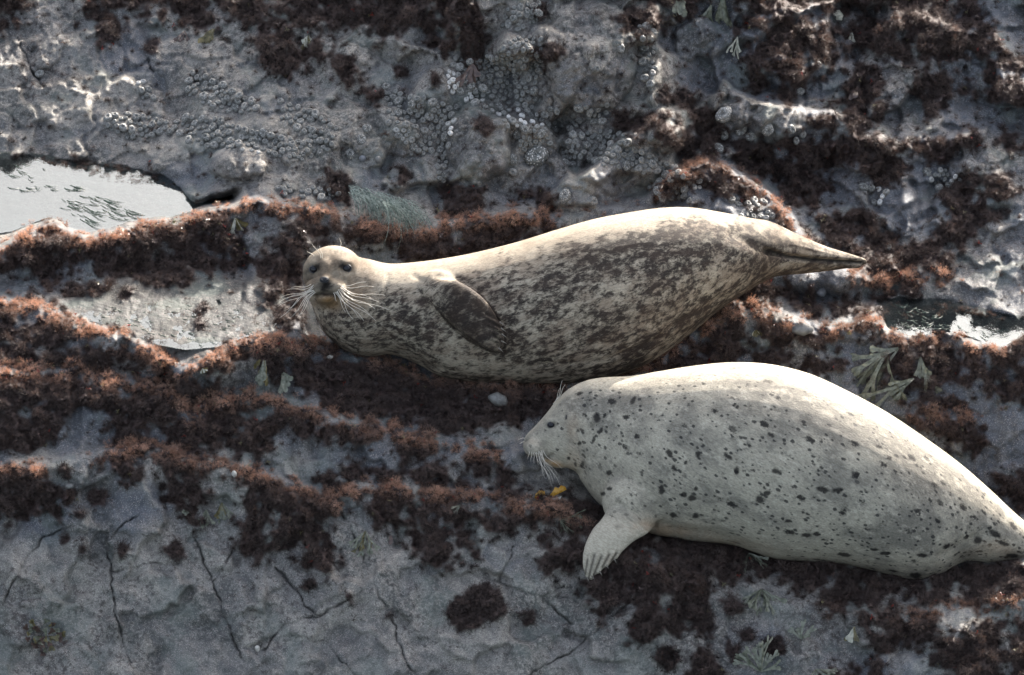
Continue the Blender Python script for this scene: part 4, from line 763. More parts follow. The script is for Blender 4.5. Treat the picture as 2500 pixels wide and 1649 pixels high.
flp = (inside([(1400, 1195), (1340, 1260), (1340, 1340), (1370, 1360), (1440, 1300), (1510, 1240), (1480, 1215)], u, v) & (co[:, 1] < 150)).astype(float)
ang = np.interp(u, [1350, 1480, 1750, 2200], [75, 60, 30, 32]); 
dark = np.clip(.9 * G(u, v, 1900, 940, 260, 55, 24) + .5 * G(u, v, 1450, 930, 90, 26, 5) + .15 * G(u, v, 1650, 1010, 200, 60) + .5 * G(u, v, 2120, 1230, 130, 70) + .4 * G(u, v, 1400, 960, 30, 50) + .9 * G(u, v, 2170, 1080, 120, 40, 42), 0, 1) * (1 - flp)
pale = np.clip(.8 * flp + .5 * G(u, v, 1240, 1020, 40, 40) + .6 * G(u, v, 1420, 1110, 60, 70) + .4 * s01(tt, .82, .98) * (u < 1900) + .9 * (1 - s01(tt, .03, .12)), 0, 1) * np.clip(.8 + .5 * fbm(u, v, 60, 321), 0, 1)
brown = np.clip(.9 * G(u, v, 1540, 1232, 90, 22, 6) + .5 * G(u, v, 1700, 1262, 110, 16, 8) + .5 * G(u, v, 1488, 1228, 34, 22) + .55 * G(u, v, 1325, 1080, 26, 24) + .35 * G(u, v, 1420, 1300, 30, 12, -50) + .4 * G(u, v, 2310, 1275, 60, 20) + .35 * G(u, v, 1330, 1000, 20, 50), 0, 1) * np.clip(.7 + .7 * fbm(u, v, 40, 331), .1, 1)
spot = np.clip(.55 + .5 * s01(tt, .10, .3) - .5 * s01(tt, .84, .95) - .8 * (u < 1330) - .9 * flp + .2 * G(u, v, 1850, 1130, 200, 90), -.6, 1)
mark = .9 * G(u, v, 1280, 987, 11, 7.5) + .6 * G(u, v, 1314, 969, 2.5, 8) + .75 * G(u, v, 1272, 1064, 9, 5, 20) + .5 * G(u, v, 1222, 1023, 4, 2.5, -40) + .35 * G(u, v, 1262, 1030, 12, 14) + .5 * G(u, v, 1434, 1222, 8, 4)
for (b, c_) in [((1380, 1288), (1366, 1344)), ((1396, 1292), (1379, 1334)), ((1414, 1288), (1399, 1316)), ((1432, 1284), (1419, 1302)), ((1364, 1300), (1359, 1332))]: mark = np.maximum(mark, .7 * np.exp(-(segdist(u, v, [b, c_]) / 2.6) ** 2) * flp)
# larger single spots, where the pale seal carries them
for (su, sv, sa, sb, sr) in [(1320, 1064, 5, 5, 0), (1352, 1079, 4, 9, 0), (1336, 1078, 4, 6, 0), (1345, 1030, 5, 6, 0), (1415, 1098, 8, 7, 0), (1400, 1147, 8, 5, 20), (1415, 1135, 8, 5, 0), (1554, 1052, 11, 7, 40), (1563, 1085, 6, 6, 0), (1592, 1074, 5, 6, 0), (1615, 1198, 9, 8, 0), (1607, 1157, 11, 8, 0), (1562, 1196, 9, 7, 20), (1588, 1149, 8, 7, 20), (1536, 1140, 8, 9, 0), (1535, 1134, 6, 10, 0), (1910, 1137, 18, 7, 10), (1945, 1138, 15, 7, -5), (1764, 1160, 12, 9, 30), (1780, 1145, 10, 7, 0), (1800, 1094, 10, 7, 0), (1810, 1098, 6, 6, 0), (1710, 1093, 7, 11, 0), (1790, 1010, 10, 6, 25), (1690, 1060, 14, 6, 40), (1557, 1058, 9, 6, 30), (1830, 1210, 8, 5, 0), (1872, 1243, 14, 6, 0), (1895, 1240, 10, 5, 0), (1960, 1288, 20, 5, 6), (2125, 1336, 16, 7, 0), (2055, 1285, 14, 5, 0), (2140, 1290, 14, 5, 5), (2030, 1276, 12, 4, 0), (1838, 1236, 9, 6, 0), (1615, 1135, 6, 6, 0), (1620, 1055, 6, 9, 0), (2310, 1240, 18, 8, 30), (2330, 1262, 16, 6, 20), (2270, 1255, 12, 9, 0), (2350, 1290, 16, 6, 5), (1395, 1000, 5, 10, 20), (1378, 1020, 4, 10, 10), (1342, 1000, 4, 4, 0), (1470, 930, 6, 12, 30), (1385, 970, 10, 14, 0)]:
    mark = np.maximum(mark, (.9 if sa > 4 else .8) * sm(G(u + 2 * gnoise(u / 8, v / 8, 5), v + 2 * gnoise(u / 8, v / 8, 6), su, sv, sa * .95, sb * .95, sr), .22, .62))
ochre = .95 * G(u, v, 1290, 1078, 18, 7, 15) + .5 * G(u, v, 1268, 1070, 8, 4)
a_ = np.radians(np.where(u < 1450, 70, 28)); rx = u * math.cos(R(30)) + v * math.sin(R(30)); ry = -u * math.sin(R(30)) + v * math.cos(R(30))
COATF = coat_material('pale_coat', True)
seal2, rt2 = build_seal('harbour_seal', 'plump pale grey seal with small dark spots in left profile, propped on its front flipper', co, q,
    {'coat': np.stack([rx, co[:, 1], ry], 1), 'dark': dark, 'brown': brown, 'mark': np.clip(mark, 0, .95), 'pale': pale, 'ochre': np.clip(ochre, 0, 1), 'spots': spot}, COATF, (1850, 1306, 240))
d_ = surf(co, 1280, 987); Vt, F = ell(1280, 987, d_ + 4.5, 9, 7.5, 9); place_part('eye', Vt, F, EYE, seal2, rt2)
ring = [(1280 + 9 * math.cos(a), d_ + 1.2, -(987 + 6.8 * math.sin(a))) for a in np.linspace(0, 2 * math.pi, 25)]; Vt, F = tube(ring, 1.2, 1.2, 6); place_part('eyelid', Vt, F, LID, seal2, rt2)
d_ = surf(co, 1314, 969); Vt, F = ell(1314, 969, d_, 1.6, 6, 2, -.1); place_part('ear_opening', Vt, F, LID, seal2, rt2)
for a, b, sg in [((1256, 1046), (1300, 1127), -.04), ((1252, 1048), (1293, 1100), -.05), ((1258, 1046), (1288, 1112), -.03), ((1250, 1050), (1275, 1118), -.03), ((1245, 1050), (1262, 1098), -.04), ((1252, 1050), (1272, 1106), .03), ((1241, 1050), (1250, 1080), .04), ((1237, 1050), (1240, 1076), .05), ((1260, 1044), (1304, 1088), -.06), ((1250, 1047), (1280, 1128), -.02), ((1246, 1051), (1266, 1112), .02), ((1233, 1049), (1232, 1072), .05), ((1228, 1047), (1225, 1066), .05), ((1254, 1050), (1284, 1122), -.01)]:
    d_ = surf(co, *a, 6); whisker(seal2, rt2, a, b, d_ + 1, d_ - 30, -sg, .6)
for a, b, sg in [((1290, 930), (1305, 884), .06), ((1284, 938), (1299, 902), .06), ((1291, 929), (1312, 893), .05), ((1218, 1018), (1203, 1020), .05), ((1217, 1026), (1206, 1030), .05)]:
    d_ = surf(co, *a, 12); whisker(seal2, rt2, a, b, d_ + 10, d_ - 4, sg, .75)
for (a, b) in [((1363, 1340), (1368, 1353)), ((1376, 1338), (1380, 1349)), ((1392, 1326), (1398, 1338)), ((1408, 1312), (1413, 1322)), ((1426, 1298), (1431, 1308))]:
    d_ = surf(co, *a, 9); Vt, F = tube([(a[0], d_ + 2, -a[1]), ((a[0] + b[0]) / 2, d_ - 1, -(a[1] + b[1]) / 2), (b[0], d_ + 2, -b[1])], 1.8, .5, 6); place_part('claw', Vt, F, CLAW, seal2, rt2)

# ------------------------------------------------------------------ SEA ANEMONES, closed, crusted with shell bits
m = N('anemone'); oi = m.n('ShaderNodeObjectInfo').outputs['Random']; tc = m.n('ShaderNodeTexCoord').outputs['Object']
sp = m.ramp(m.vor(4.5, vec=tc), (.22, .42, 1, 0)); c = m.mix(oi, (0.11, 0.112, 0.105), (0.22, 0.215, 0.20))
c = m.mix(m.math('MULTIPLY', sp, .9), c, (0.60, 0.58, 0.55)); c = m.mix(m.math('MULTIPLY', m.attr('core'), .5), c, (0.05, 0.05, 0.045))
p = m.pbr(Base_Color=c, Roughness=.4, Normal=m.bump(m.vor(4.5, vec=tc), 0.0025, 1)); p.inputs['Specular IOR Level'].default_value = .4; ANEM = m.fin(p)
def anemone_mesh(seed, K=16, Rn=7):
    r = random.Random(seed); Vt = []; F = []; core = []; ex = r.uniform(.8, 1.15)
    prof = [(1.0, -.25), (1.06, .12), (1.02, .50), (.86, .80), (.58, .94), (.32, .86), (.12, .66)]
    for i, (rr, h) in enumerate(prof):
        for k in range(K):
            a = 2 * math.pi * (k + .5 * (i % 2)) / K; b = 1 + r.uniform(-.09, .09); Vt.append((rr * b * math.cos(a) * ex, rr * b * math.sin(a) / ex, h * (1 + r.uniform(-.12, .12)))); core.append(max(0, (i - 4) / 2) * .9)
    for i in range(len(prof) - 1):
        for k in range(K): F.append((i * K + k, i * K + (k + 1) % K, (i + 1) * K + (k + 1) % K, (i + 1) * K + k))
    F.append(tuple(range(6 * K, 7 * K))); me = mesh('sea_anemone', Vt, F, ANEM); fattr(me, 'core', core); return me
AM = [anemone_mesh(k) for k in range(6)]
REG = [([(240, 262), (330, 270), (400, 290), (450, 262), (520, 280), (560, 300), (620, 310), (700, 330), (770, 325), (770, 352), (700, 372), (640, 362), (560, 352), (480, 342), (400, 315), (300, 322), (250, 300)], 'small shell-crusted anemone in the strip above the pale domed rock', .93),
       ([(430, 165), (480, 178), (520, 200), (590, 240), (600, 255), (540, 265), (480, 245), (440, 220)], 'small grey anemone in the loose diagonal string at upper left', .7),
       ([(650, 235), (700, 250), (785, 290), (770, 332), (700, 312), (650, 275)], 'small crusted anemone on the slope left of the central bed', .7),
       ([(320, 185), (350, 190), (360, 235), (325, 232)], 'small anemone in the leftmost little cluster', .55),
       ([(892, 200), (960, 222), (1000, 230), (1062, 250), (1045, 335), (1030, 420), (1020, 425), (1012, 360), (960, 362), (940, 332), (902, 290)], 'small speckled anemone in the bed left of the rounded boulder', .88),
       ([(1060, 130), (1100, 150), (1200, 88), (1262, 88), (1250, 180), (1235, 270), (1290, 245), (1308, 290), (1260, 330), (1215, 300), (1150, 262), (1060, 225), (1030, 205), (1040, 170)], 'small grey anemone between the deep cleft and smooth slab', .9),
       ([(1180, 20), (1250, 5), (1260, 40), (1210, 70), (1165, 70)], 'small pale anemone in the crust at the top centre', .85),
       ([(1320, 312), (1440, 300), (1465, 330), (1500, 360), (1575, 392), (1480, 402), (1380, 382), (1300, 385)], 'small speckled anemone right of the big ring-shaped anemone', .88),
       ([(1150, 262), (1240, 300), (1290, 330), (1215, 350), (1190, 310)], 'small grey anemone above the big ring-shaped anemone', .7),
       ([(1330, 250), (1420, 240), (1400, 290), (1320, 300)], 'small anemone on the ramp below the smooth slab', .5),
       ([(1560, 390), (1640, 420), (1600, 470), (1540, 460), (1500, 440)], 'small wet anemone under the red hump behind the seal', .45),
       ([(1690, 460), (1770, 470), (1800, 510), (1720, 505)], 'small wet anemone behind the tail of the spotted seal', .6),
       ([(1485, 60), (1520, 60), (1515, 140), (1535, 190), (1500, 200), (1490, 120)], 'small anemone in the vertical string beside the smooth slab', .6),
       ([(2140, 400), (2200, 395), (2240, 420), (2180, 440)], 'small pale anemone on the right slope below dark turf', .8),
       ([(640, 430), (760, 440), (820, 450), (760, 465), (660, 455)], 'small pale anemone in the wet patch by the surfgrass', .4),
       ([(2000, 430), (2060, 440), (2050, 480), (2005, 470)], 'small grey anemone below the brown turf arch', .6)]
AN = []
def clear(u, v, r, f=.80): return all((u - a) ** 2 + (v - b) ** 2 > (f * (r + c_)) ** 2 for a, b, c_, *_ in AN)
for (u, v, r, lab) in [(1245, 366, 30, 'largest anemone, a broad ring-shaped one on the rock right of the rounded boulder'), (1682, 268, 22, 'big ring-shaped grey anemone at the foot of the rock notch in the right half'), (1720, 302, 16, 'medium anemone right below the big ring-shaped one in the rock notch'),
                       (1742, 318, 14, 'medium anemone, rightmost in the row below the notch'), (1678, 312, 15, 'dark medium anemone under the big one in the rock notch'), (1780, 300, 17, 'round grey anemone against the left side of the blue domed rock'), (1668, 346, 15, 'pale anemone sitting on dark turf below the rock notch'),
                       (1857, 214, 12, 'single bright anemone just under the big hanging turf mat at the right'), (1312, 458, 18, 'single bright anemone on the low rock directly above the spotted seal'), (1376, 468, 13, 'small round anemone right of the bright one above the spotted seal'), (815, 360, 15, 'round bright anemone alone at the foot of the slope, left of two pale pebbles'),
                       (851, 302, 14, 'upper of a pair of ring anemones on the slope above the pebbles'), (839, 326, 15, 'lower of a pair of ring anemones on the slope above the pebbles'), (92, 172, 12, 'grey anemone inside the crack at the far left'), (1440, 112, 12, 'single flattened anemone in the middle of the smooth slab'), (2110, 178, 9, 'tiny anemone alone on blue rock right of the dark rock triangle'),
                       (1835, 300, 13, 'anemone on the crown of the blue domed rock'), (1862, 312, 11, 'anemone right of the crown of the blue domed rock'), (1848, 328, 10, 'lower anemone on the blue domed rock'), (2062, 575, 9, 'tiny bright anemone in dark turf right of the seal tail'), (1900, 150, 9, 'small anemone in a gap of the hanging turf at the upper right'), (1190, 372, 14, 'grey anemone at the right foot of the rounded boulder'), (1192, 400, 11, 'small anemone below the rounded boulder, lower of two'), (1385, 160, 9, 'small flattened anemone low on the smooth slab')]:
    AN.append((u, v, r * .85, lab, None))
for P, lab, fill in REG:
    a = np.array(P, float); (x0, y0), (x1, y1) = a.min(0), a.max(0); area = (x1 - x0) * (y1 - y0)
    n_ = int(area * .25); cu_ = RS.uniform(x0, x1, (1, n_)); cv_ = RS.uniform(y0, y1, (1, n_)); ok_ = inside(P, cu_, cv_) & (gnoise(cu_ / 28, cv_ / 28, 401) >= (.1 - .55 * fill))
    for u, v in zip(cu_[ok_].tolist(), cv_[ok_].tolist()):
        r = rnd.choice([5.5, 6.5, 7.5, 8, 9, 10, 11])
        if rnd.random() > fill: continue
        if clear(u, v, r): px_ = 'left' if u < x0 + (x1 - x0) / 3 else 'right' if u > x1 - (x1 - x0) / 3 else 'middle'; py_ = 'upper' if v < y0 + (y1 - y0) / 3 else 'lower' if v > y1 - (y1 - y0) / 3 else 'centre'; sz_ = 'tiny' if r < 7.5 else 'large' if r > 10 else 'mid-sized'; AN.append((u, v, r, lab.replace('small', sz_, 1) + ', ' + py_ + ' ' + px_ + ' part', 1))
singles = AN[:24]; rest = sorted(AN[24:], key=lambda x: -x[2])
VV = []; FF = []; CC = []; nb = 0
for i_, (u, v, r, lab, g) in enumerate(singles + rest):
    nn = (tnorm(u, v) + Vector((0, -.25, .35))).normalized(); qn = nn.to_track_quat('Z', 'Y'); pos = W(u, v, terr(u, v)); me = AM[i_ % 6]; rr = r * S
    if i_ < 300:
        o = link('sea_anemone', me); o.rotation_mode = 'QUATERNION'; from_q = qn @ __import__('mathutils').Quaternion((0, 0, 1), rnd.uniform(0, 6.28)); o.rotation_quaternion = from_q
        o.location = pos; o.scale = (rr, rr, rr * rnd.uniform(.8, 1.15)); tag(o, lab, 'sea anemone', 'closed sea anemones on the upper rock slope')
    else:
        Rm = np.array(qn.to_matrix()); c0 = np.array([tuple(x.co) for x in me.vertices]) @ Rm.T * rr + pos; VV.append(c0); FF += [tuple(k + nb for k in p_.vertices) for p_ in me.polygons]; nb += len(c0); CC += [a.value for a in me.attributes['core'].data]
if VV:
    me = mesh('small_anemones', np.concatenate(VV), FF, ANEM); fattr(me, 'core', CC); tag(link('small_anemones', me), 'the smallest anemones filling the beds between the larger ones', 'sea anemones', kind='stuff')
print('anemones', len(AN))

# ------------------------------------------------------------------ ROCKWEED, fronds, surfgrass, scraps
def weed(name, c1, c2, tr): return simple(name, c1, c2, 90, .32, tr, .5, .0008)
W_GREY = weed('rockweed_grey', (0.105, 0.112, 0.080), (0.21, 0.218, 0.165), .25); W_OLV = weed('rockweed_olive', (0.085, 0.075, 0.035), (0.20, 0.17, 0.08), .35)
W_PALE = weed('rockweed_pale', (0.42, 0.42, 0.34), (0.62, 0.60, 0.50), .4); W_YEL = weed('blade_yellow', (0.50, 0.25, 0.02), (0.66, 0.38, 0.08), .45)
W_RED = weed('blade_red', (0.26, 0.035, 0.02), (0.14, 0.03, 0.025), .5); W_BRN = weed('blade_brown', (0.06, 0.04, 0.035), (0.12, 0.08, 0.065), .2)
SHELL = simple('shell', (0.34, 0.32, 0.28), (0.50, 0.47, 0.42), 160, .3, bump=.001)
def frame(u, v, ang, lift=4):
    n = (tnorm(u, v, 6) + Vector((0, -.6, .15))).normalized(); p = Vector(W(u, v, terr(u, v))) + n * lift * S
    a = R(ang); dirw = Vector((math.cos(a), 0, 0)) + Vector((0, st, ct)) * (-math.sin(a)); e1 = (dirw - n * dirw.dot(n)).normalized(); return p, e1, n.cross(e1).normalized(), n
def frond(r, L, w0, w1, forks, spread):  # forked flat ribbon in local (x along, y across, z out)
    Vt = []; F = []
    def seg(x, y, z, a, l, wa, wb, left, zz):
        k = len(Vt); n = 4
        for i in range(n + 1):
            f = i / n; ww = wa + (wb - wa) * f; 
            if left == 0 and i == n: ww *= .45
            cx = x + math.cos(a) * l * f; cy = y + math.sin(a) * l * f; cz = z + zz * math.sin(f * 2.2) * l * .35
            nx, ny = -math.sin(a), math.cos(a); cup = .25 * ww
            Vt.extend([(cx + nx * ww, cy + ny * ww, cz + cup), (cx, cy, cz - cup * .4), (cx - nx * ww, cy - ny * ww, cz + cup)])
        for i in range(n):
            for j in (0, 1): F.append((k + 3 * i + j, k + 3 * i + j + 1, k + 3 * i + 4 + j, k + 3 * i + 3 + j))
        ex_, ey_ = x + math.cos(a) * l, y + math.sin(a) * l; ez = z + zz * math.sin(2.2) * l * .35
        if left > 0:
            for sgn in (-1, 1):
                if r.random() < .12 and left < forks: continue
                seg(ex_ - math.cos(a) * wb * .3, ey_ - math.sin(a) * wb * .3, ez, a + sgn * spread * r.uniform(.6, 1.3), l * r.uniform(.62, .9), wb * .75, wb * r.uniform(1.1, 1.5) if left == 1 else wb, left - 1, zz * r.uniform(.2, 1.3))
    seg(0, 0, 0, r.uniform(-.08, .08), L, w0, w1, forks, r.uniform(.3, 1)); return Vt, F
def rockweed(u, v, ang, fan, L, nf, mat, label, wd=3.0, forks=2, name='rockweed', lift=5, cat='rockweed'):
    p, e1, e2, n = frame(u, v, ang, lift); e = empty(name, p); tag(e, label, cat, 'rockweed plants hanging on the rock' if cat == 'rockweed' else None); r = random.Random(int(u * 7 + v))
    for k in range(nf):
        a = R(fan) * ((k + .5) / nf - .5) * 2 + r.uniform(-.22, .22); Vt, F = frond(r, L * .42 * r.uniform(.6, 1.2), wd * .4, wd * .78, forks, .30); ca, sa = math.cos(a), math.sin(a); tilt = r.uniform(-.02, .4); roll = r.uniform(-.9, .9)
        PT = []
        for (x, y, z) in Vt:
            z = z + x * tilt - .0035 * x * x; y2 = y * math.cos(roll); z2 = z + y * math.sin(roll); X = x * ca - y2 * sa; Y = x * sa + y2 * ca
            PT.append(tuple((e1 * X + e2 * Y + n * (z2 + 1.5 * k % 5)) * S))
        me = mesh('frond', PT, F, mat if not isinstance(mat, list) else mat[k % len(mat)]); o = bpy.data.objects.new('frond', me); COL.objects.link(o); o.parent = e
    return e
rockweed(2085, 808, 150, 26, 120, 3, W_GREY, 'large grey-green rockweed branching left above the bare rock, below the right pool', 7)
rockweed(2060, 822, 100, 34, 150, 5, W_GREY, 'large hanging rockweed with long grey fronds drooping down below the right pool', 7)
rockweed(2135, 830, 88, 20, 90, 3, W_GREY, 'smaller rockweed hanging right of the long drooping one under the right pool', 6)
rockweed(2120, 880, 150, 12, 120, 3, W_GREY, 'lowest rockweed sweeping left across pale rock under the right pool', 5)
rockweed(612, 838, 96, 16, 75, 4, [W_GREY, W_OLV], 'pale broad rockweed fan on the dark rock face left of the spotted seal chest', 9, 1)
rockweed(655, 868, 75, 34, 60, 4, W_GREY, 'flat grey rockweed right of the pale fan, left of the spotted seal chest', 7, 1)
rockweed(604, 836, 130, 14, 34, 2, W_OLV, 'short yellow-olive rockweed at the left edge of the pale fan', 6, 1)
rockweed(1765, 1372, 92, 62, 85, 8, W_GREY, 'grey rockweed fan spread on rock under the belly of the pale seal', 4.2)
rockweed(1735, 1290, 68, 50, 60, 5, W_GREY, 'slim rockweed tucked under the pale seal belly', 3.5)
rockweed(848, 1235, 96, 40, 70, 7, [W_GREY, W_OLV], 'branched olive rockweed in the centre of the near face below the red ridge', 3)
rockweed(516, 1168, 92, 38, 46, 5, [W_GREY, W_OLV], 'grey and olive rockweed under the turf on the left of the near face', 4.2)
rockweed(478, 1185, 100, 26, 40, 3, W_GREY, 'small grey rockweed left of a bigger one under the left turf', 4)
rockweed(440, 1190, 170, 30, 24, 3, W_GREY, 'tiny pale rockweed left-most of three under the left turf', 3.4, 1)
rockweed(500, 70, 92, 14, 75, 4, W_OLV, 'tan drooping rockweed high on the upper left rock', 9, 1)
rockweed(718, 85, 70, 40, 50, 6, [W_PALE, W_OLV], 'pale and olive rockweed clump on the dark turf at the top', 6, 1)
rockweed(430, 75, 92, 24, 55, 4, W_BRN, 'dark thin-branched seaweed hanging near the tan rockweed at the top', 3)
rockweed(1575, -20, 92, 12, 90, 4, W_GREY, 'long grey rockweed hanging at the top edge, left of two', 9, 1)
rockweed(1680, -15, 90, 18, 105, 5, W_GREY, 'long grey rockweed hanging at the top edge, right of two', 9, 1)
rockweed(1650, 10, 120, 20, 50, 3, W_GREY, 'short grey rockweed between two long ones at the top edge', 5)
rockweed(1712, 85, 100, 25, 50, 3, W_PALE, 'thin pale rockweed dangling below the long ones at the top edge', 3)
rockweed(1955, 38, 160, 50, 34, 7, W_PALE, 'bright backlit rockweed tuft on the orange ridge at the upper right', 5, 1)
rockweed(1975, 78, 120, 40, 45, 5, W_PALE, 'cream rockweed below the brightest tuft at the upper right', 4, 1)
rockweed(1860, 1485, 285, 60, 55, 7, W_GREY, 'grey rockweed opening upward on blue rock near the bottom right', 3.6, 1)
rockweed(1765, 1560, 270, 66, 75, 9, W_GREY, 'grey rockweed rosette cut by the bottom edge', 4)
rockweed(1985, 1455, 95, 30, 62, 5, [W_PALE, W_OLV], 'pale-tipped hanging rockweed right of the upward one at the bottom right', 5, 1)
rockweed(1895, 1555, 60, 60, 46, 6, W_GREY, 'small grey rockweed beside the rosette at the bottom edge', 3.4)
rockweed(1300, 1205, 30, 60, 55, 6, W_GREY, 'grey flat seaweed fan on dark turf below the yellow scrap', 3)
rockweed(905, 1245, 98, 10, 55, 2, [W_GREY, W_BRN], 'broad grey blade with a ragged end hanging beside the branched olive rockweed', 9, 0)
rockweed(1755, 768, 70, 60, 42, 4, [W_PALE, W_OLV], 'flat translucent olive rockweed on dark rock under the seal tail', 9, 0)
rockweed(545, 505, 80, 40, 55, 5, [W_OLV, W_PALE], 'yellow-green rockweed hanging from the red ridge between the pool and the seal head', 6, 1)
rockweed(400, 520, 10, 70, 30, 6, [W_PALE, W_OLV], 'pale wet seaweed scraps on the ridge crest at the pool edge', 4, 0)
rockweed(470, 855, 60, 80, 34, 7, [W_OLV, W_PALE], 'small olive rockweed at the outlet of the shallow puddle', 4, 0)
rockweed(1068, 1175, 150, 30, 30, 3, W_GREY, 'little forked grey frond on the turf below the long red ridge', 4, 1)
rockweed(1095, 150, 100, 26, 85, 6, W_BRN, 'dark brown strap seaweed hanging in the deep cleft of the upper slope', 6, 1)
rockweed(1985, 215, 135, 16, 75, 3, W_BRN, 'brown broad blade lying across the dark rock triangle at the right', 10, 0)
rockweed(360, 1070, 45, 70, 34, 4, W_BRN, 'dark curled scraps on the crest of the near face', 5, 0)
for (u, v, n_, lab) in [(105, 1475, 44, 'bushy olive seaweed tuft low on the left of the near rock face')]:
    p, e1, e2, n = frame(u, v, 90, 5); e = empty('bushy_seaweed', p); tag(e, lab, 'seaweed'); r = random.Random(5)
    for k in range(n_):
        a = r.uniform(0, 6.28); rad = r.uniform(0, 42); Vt, F = frond(r, r.uniform(9, 17), 2.0, 3.4, 1, .5); da = a + r.uniform(-.8, .8); el = r.uniform(.2, 1.1); PT = []
        for (x, y, z) in Vt:
            X = (x * math.cos(el)) * math.cos(da) - y * math.sin(da) + rad * math.cos(a); Y = x * math.cos(el) * math.sin(da) + y * math.cos(da) + rad * math.sin(a) * .8; PT.append(tuple((e1 * Y + e2 * X + n * (z + x * math.sin(el) + 14 * (1 - rad / 42))) * S))
        o = bpy.data.objects.new('frond', mesh('frond', PT, F, [W_OLV, W_BRN, W_GREY, W_BRN][k % 4])); COL.objects.link(o); o.parent = e

def blades(name, spec, mat, label=None, cat=None, kind=None, group=None):
    Vt = []; F = []
    for P, r0 in spec:
        a, b = tube(P, r0, r0 * .3, 3); k = len(Vt); Vt += a; F += [tuple(i + k for i in f) for f in b]
    co_ = np.array(Vt); Wp = q2w(co_); org = np.array([Wp[:, 0].mean(), Wp[:, 1].mean(), Wp[:, 2].min()]); o = link(name, mesh(name, Wp - org, F, mat)); o.location = org; return tag(o, label, cat, group, kind)
GRASS = simple('surfgrass', (0.10, 0.15, 0.125), (0.34, 0.40, 0.36), 140, .25, .3); DKGR = simple('floating_grass', (0.02, 0.04, 0.025), (0.04, 0.07, 0.05), 50, .4)
sp_l = []
for k in range(230):
    u0 = rnd.uniform(810, 960); f = (u0 - 810) / 150; v0 = 432 + 40 * f + rnd.uniform(-6, 22); L = rnd.uniform(45, 115); a = rnd.uniform(.15, 1.05) * (1 + .2 * f); P = []
    d_ = terr(u0, min(v0 + 45, 520)) - rnd.uniform(4, 45)
    for i in range(9):
        t = i / 8; P.append((u0 + L * math.cos(a + .5 * t) * t + 3 * math.sin(t * 4 + k), d_ - 10 * math.sin(t * 3), -(v0 + L * math.sin(a + .5 * t) * t)))
    sp_l.append((P, rnd.uniform(.6, 1.15)))
blades('surfgrass', sp_l, GRASS, 'tuft of long blue-green surfgrass combed flat behind the red ridge', 'surfgrass')
def floating(n, reg, zz, Lr, ar):
    out = []; a_ = np.array(reg, float); (x0, y0), (x1, y1) = a_.min(0), a_.max(0)
    while len(out) < n:
        u, v = rnd.uniform(x0, x1), rnd.uniform(y0, y1)
        if not inside(reg, np.array([[u]]), np.array([[v]]))[0, 0]: continue
        L = rnd.uniform(*Lr); a = R(rnd.uniform(*ar)); P = []
        for i in range(5):
            t = i / 4; uu = u + L * t * math.cos(a); vv = v + L * t * math.sin(a) + 2 * math.sin(3 * t); P.append((uu, float(d_of_z(np.array(vv), zz + .5 + 1.5 * math.sin(3.1 * t))), -vv))
        out.append((P, rnd.uniform(.6, 1.3)))
    return out
fl = floating(70, [(150, 450), (260, 460), (330, 500), (300, 530), (200, 520), (130, 480)], 624, (14, 46), (2, 28)) + floating(26, [(5, 430), (200, 430), (180, 445), (5, 445)], 624, (10, 34), (-4, 12)) + floating(12, [(10, 375), (120, 380), (80, 420), (10, 410)], 624, (8, 26), (5, 25)) + floating(46, [(2070, 705), (2150, 715), (2200, 760), (2120, 775), (2065, 760)], 451, (8, 20), (-30, 40)) + floating(18, [(2180, 740), (2300, 775), (2300, 795), (2200, 770)], 451, (5, 12), (0, 30)) + floating(70, [(380, 700), (560, 720), (620, 760), (500, 800), (430, 800), (370, 760)], 573.5, (6, 22), (-12, 20)) + floating(50, [(190, 700), (330, 720), (380, 780), (300, 770), (220, 740)], 573.5, (5, 16), (-12, 20))
blades('floating_surfgrass', fl, DKGR, 'short dark grass blades floating on the tide pools', 'surfgrass', kind='stuff')

# yellow blade, shells, pebbles
def lump(name, u, v, a, b, c_, mat, label, cat, rot=0, seed=0, group=None, sink=.3):
    r = random.Random(seed + int(u)); n = tnorm(u, v); p = Vector(W(u, v, terr(u, v))) + n * c_ * (1 - sink) * S; Vt, F = ell(0, 0, 0, a, b, c_, R(rot), 8, 12); k1, k2 = r.uniform(0, 9), r.uniform(0, 9)
    PT = [(x * S * (1 + .1 * math.sin(x * .3 + k1)), y * S, z * S * (1 + .12 * math.sin(x * .25 + k2))) for x, y, z in Vt]; o = link(name, mesh(name, PT, F, mat)); o.location = p; return tag(o, label, cat, group)
PEB = simple('pebble', (0.10, 0.098, 0.092), (0.17, 0.165, 0.155), 90, .4, bump=.002); PEBD = simple('pebble_dark', (0.10, 0.105, 0.115), (0.18, 0.185, 0.20), 90, .35, bump=.002)
lump('pebble', 843, 371, 9, 9, 8, PEBD, 'dark round pebble, left of a pair at the foot of the anemone slope', 'pebble', group='pebbles at the foot of the slope'); lump('pebble', 877, 371, 10, 9, 8, PEB, 'pale round pebble, right of a pair at the foot of the anemone slope', 'pebble', group='pebbles at the foot of the slope')
lump('limpet', 545, 1102, 6.5, 8, 5, SHELL, 'cream limpet alone on the near rock under the left turf crest', 'limpet', 20); lump('limpet', 628, 1588 - 1, 7, 8, 5, SHELL, 'white shell at the foot of the near rock', 'limpet')
lump('shell', 598, 1508, 7, 8, 5, SHELL, 'white shell lying at the lower end of the long diagonal crack', 'shell', 30); lump('shell', 766, 831, 9, 5, 4, SHELL, 'small pale shell on dark turf just below the chest of the spotted seal', 'shell', 8)
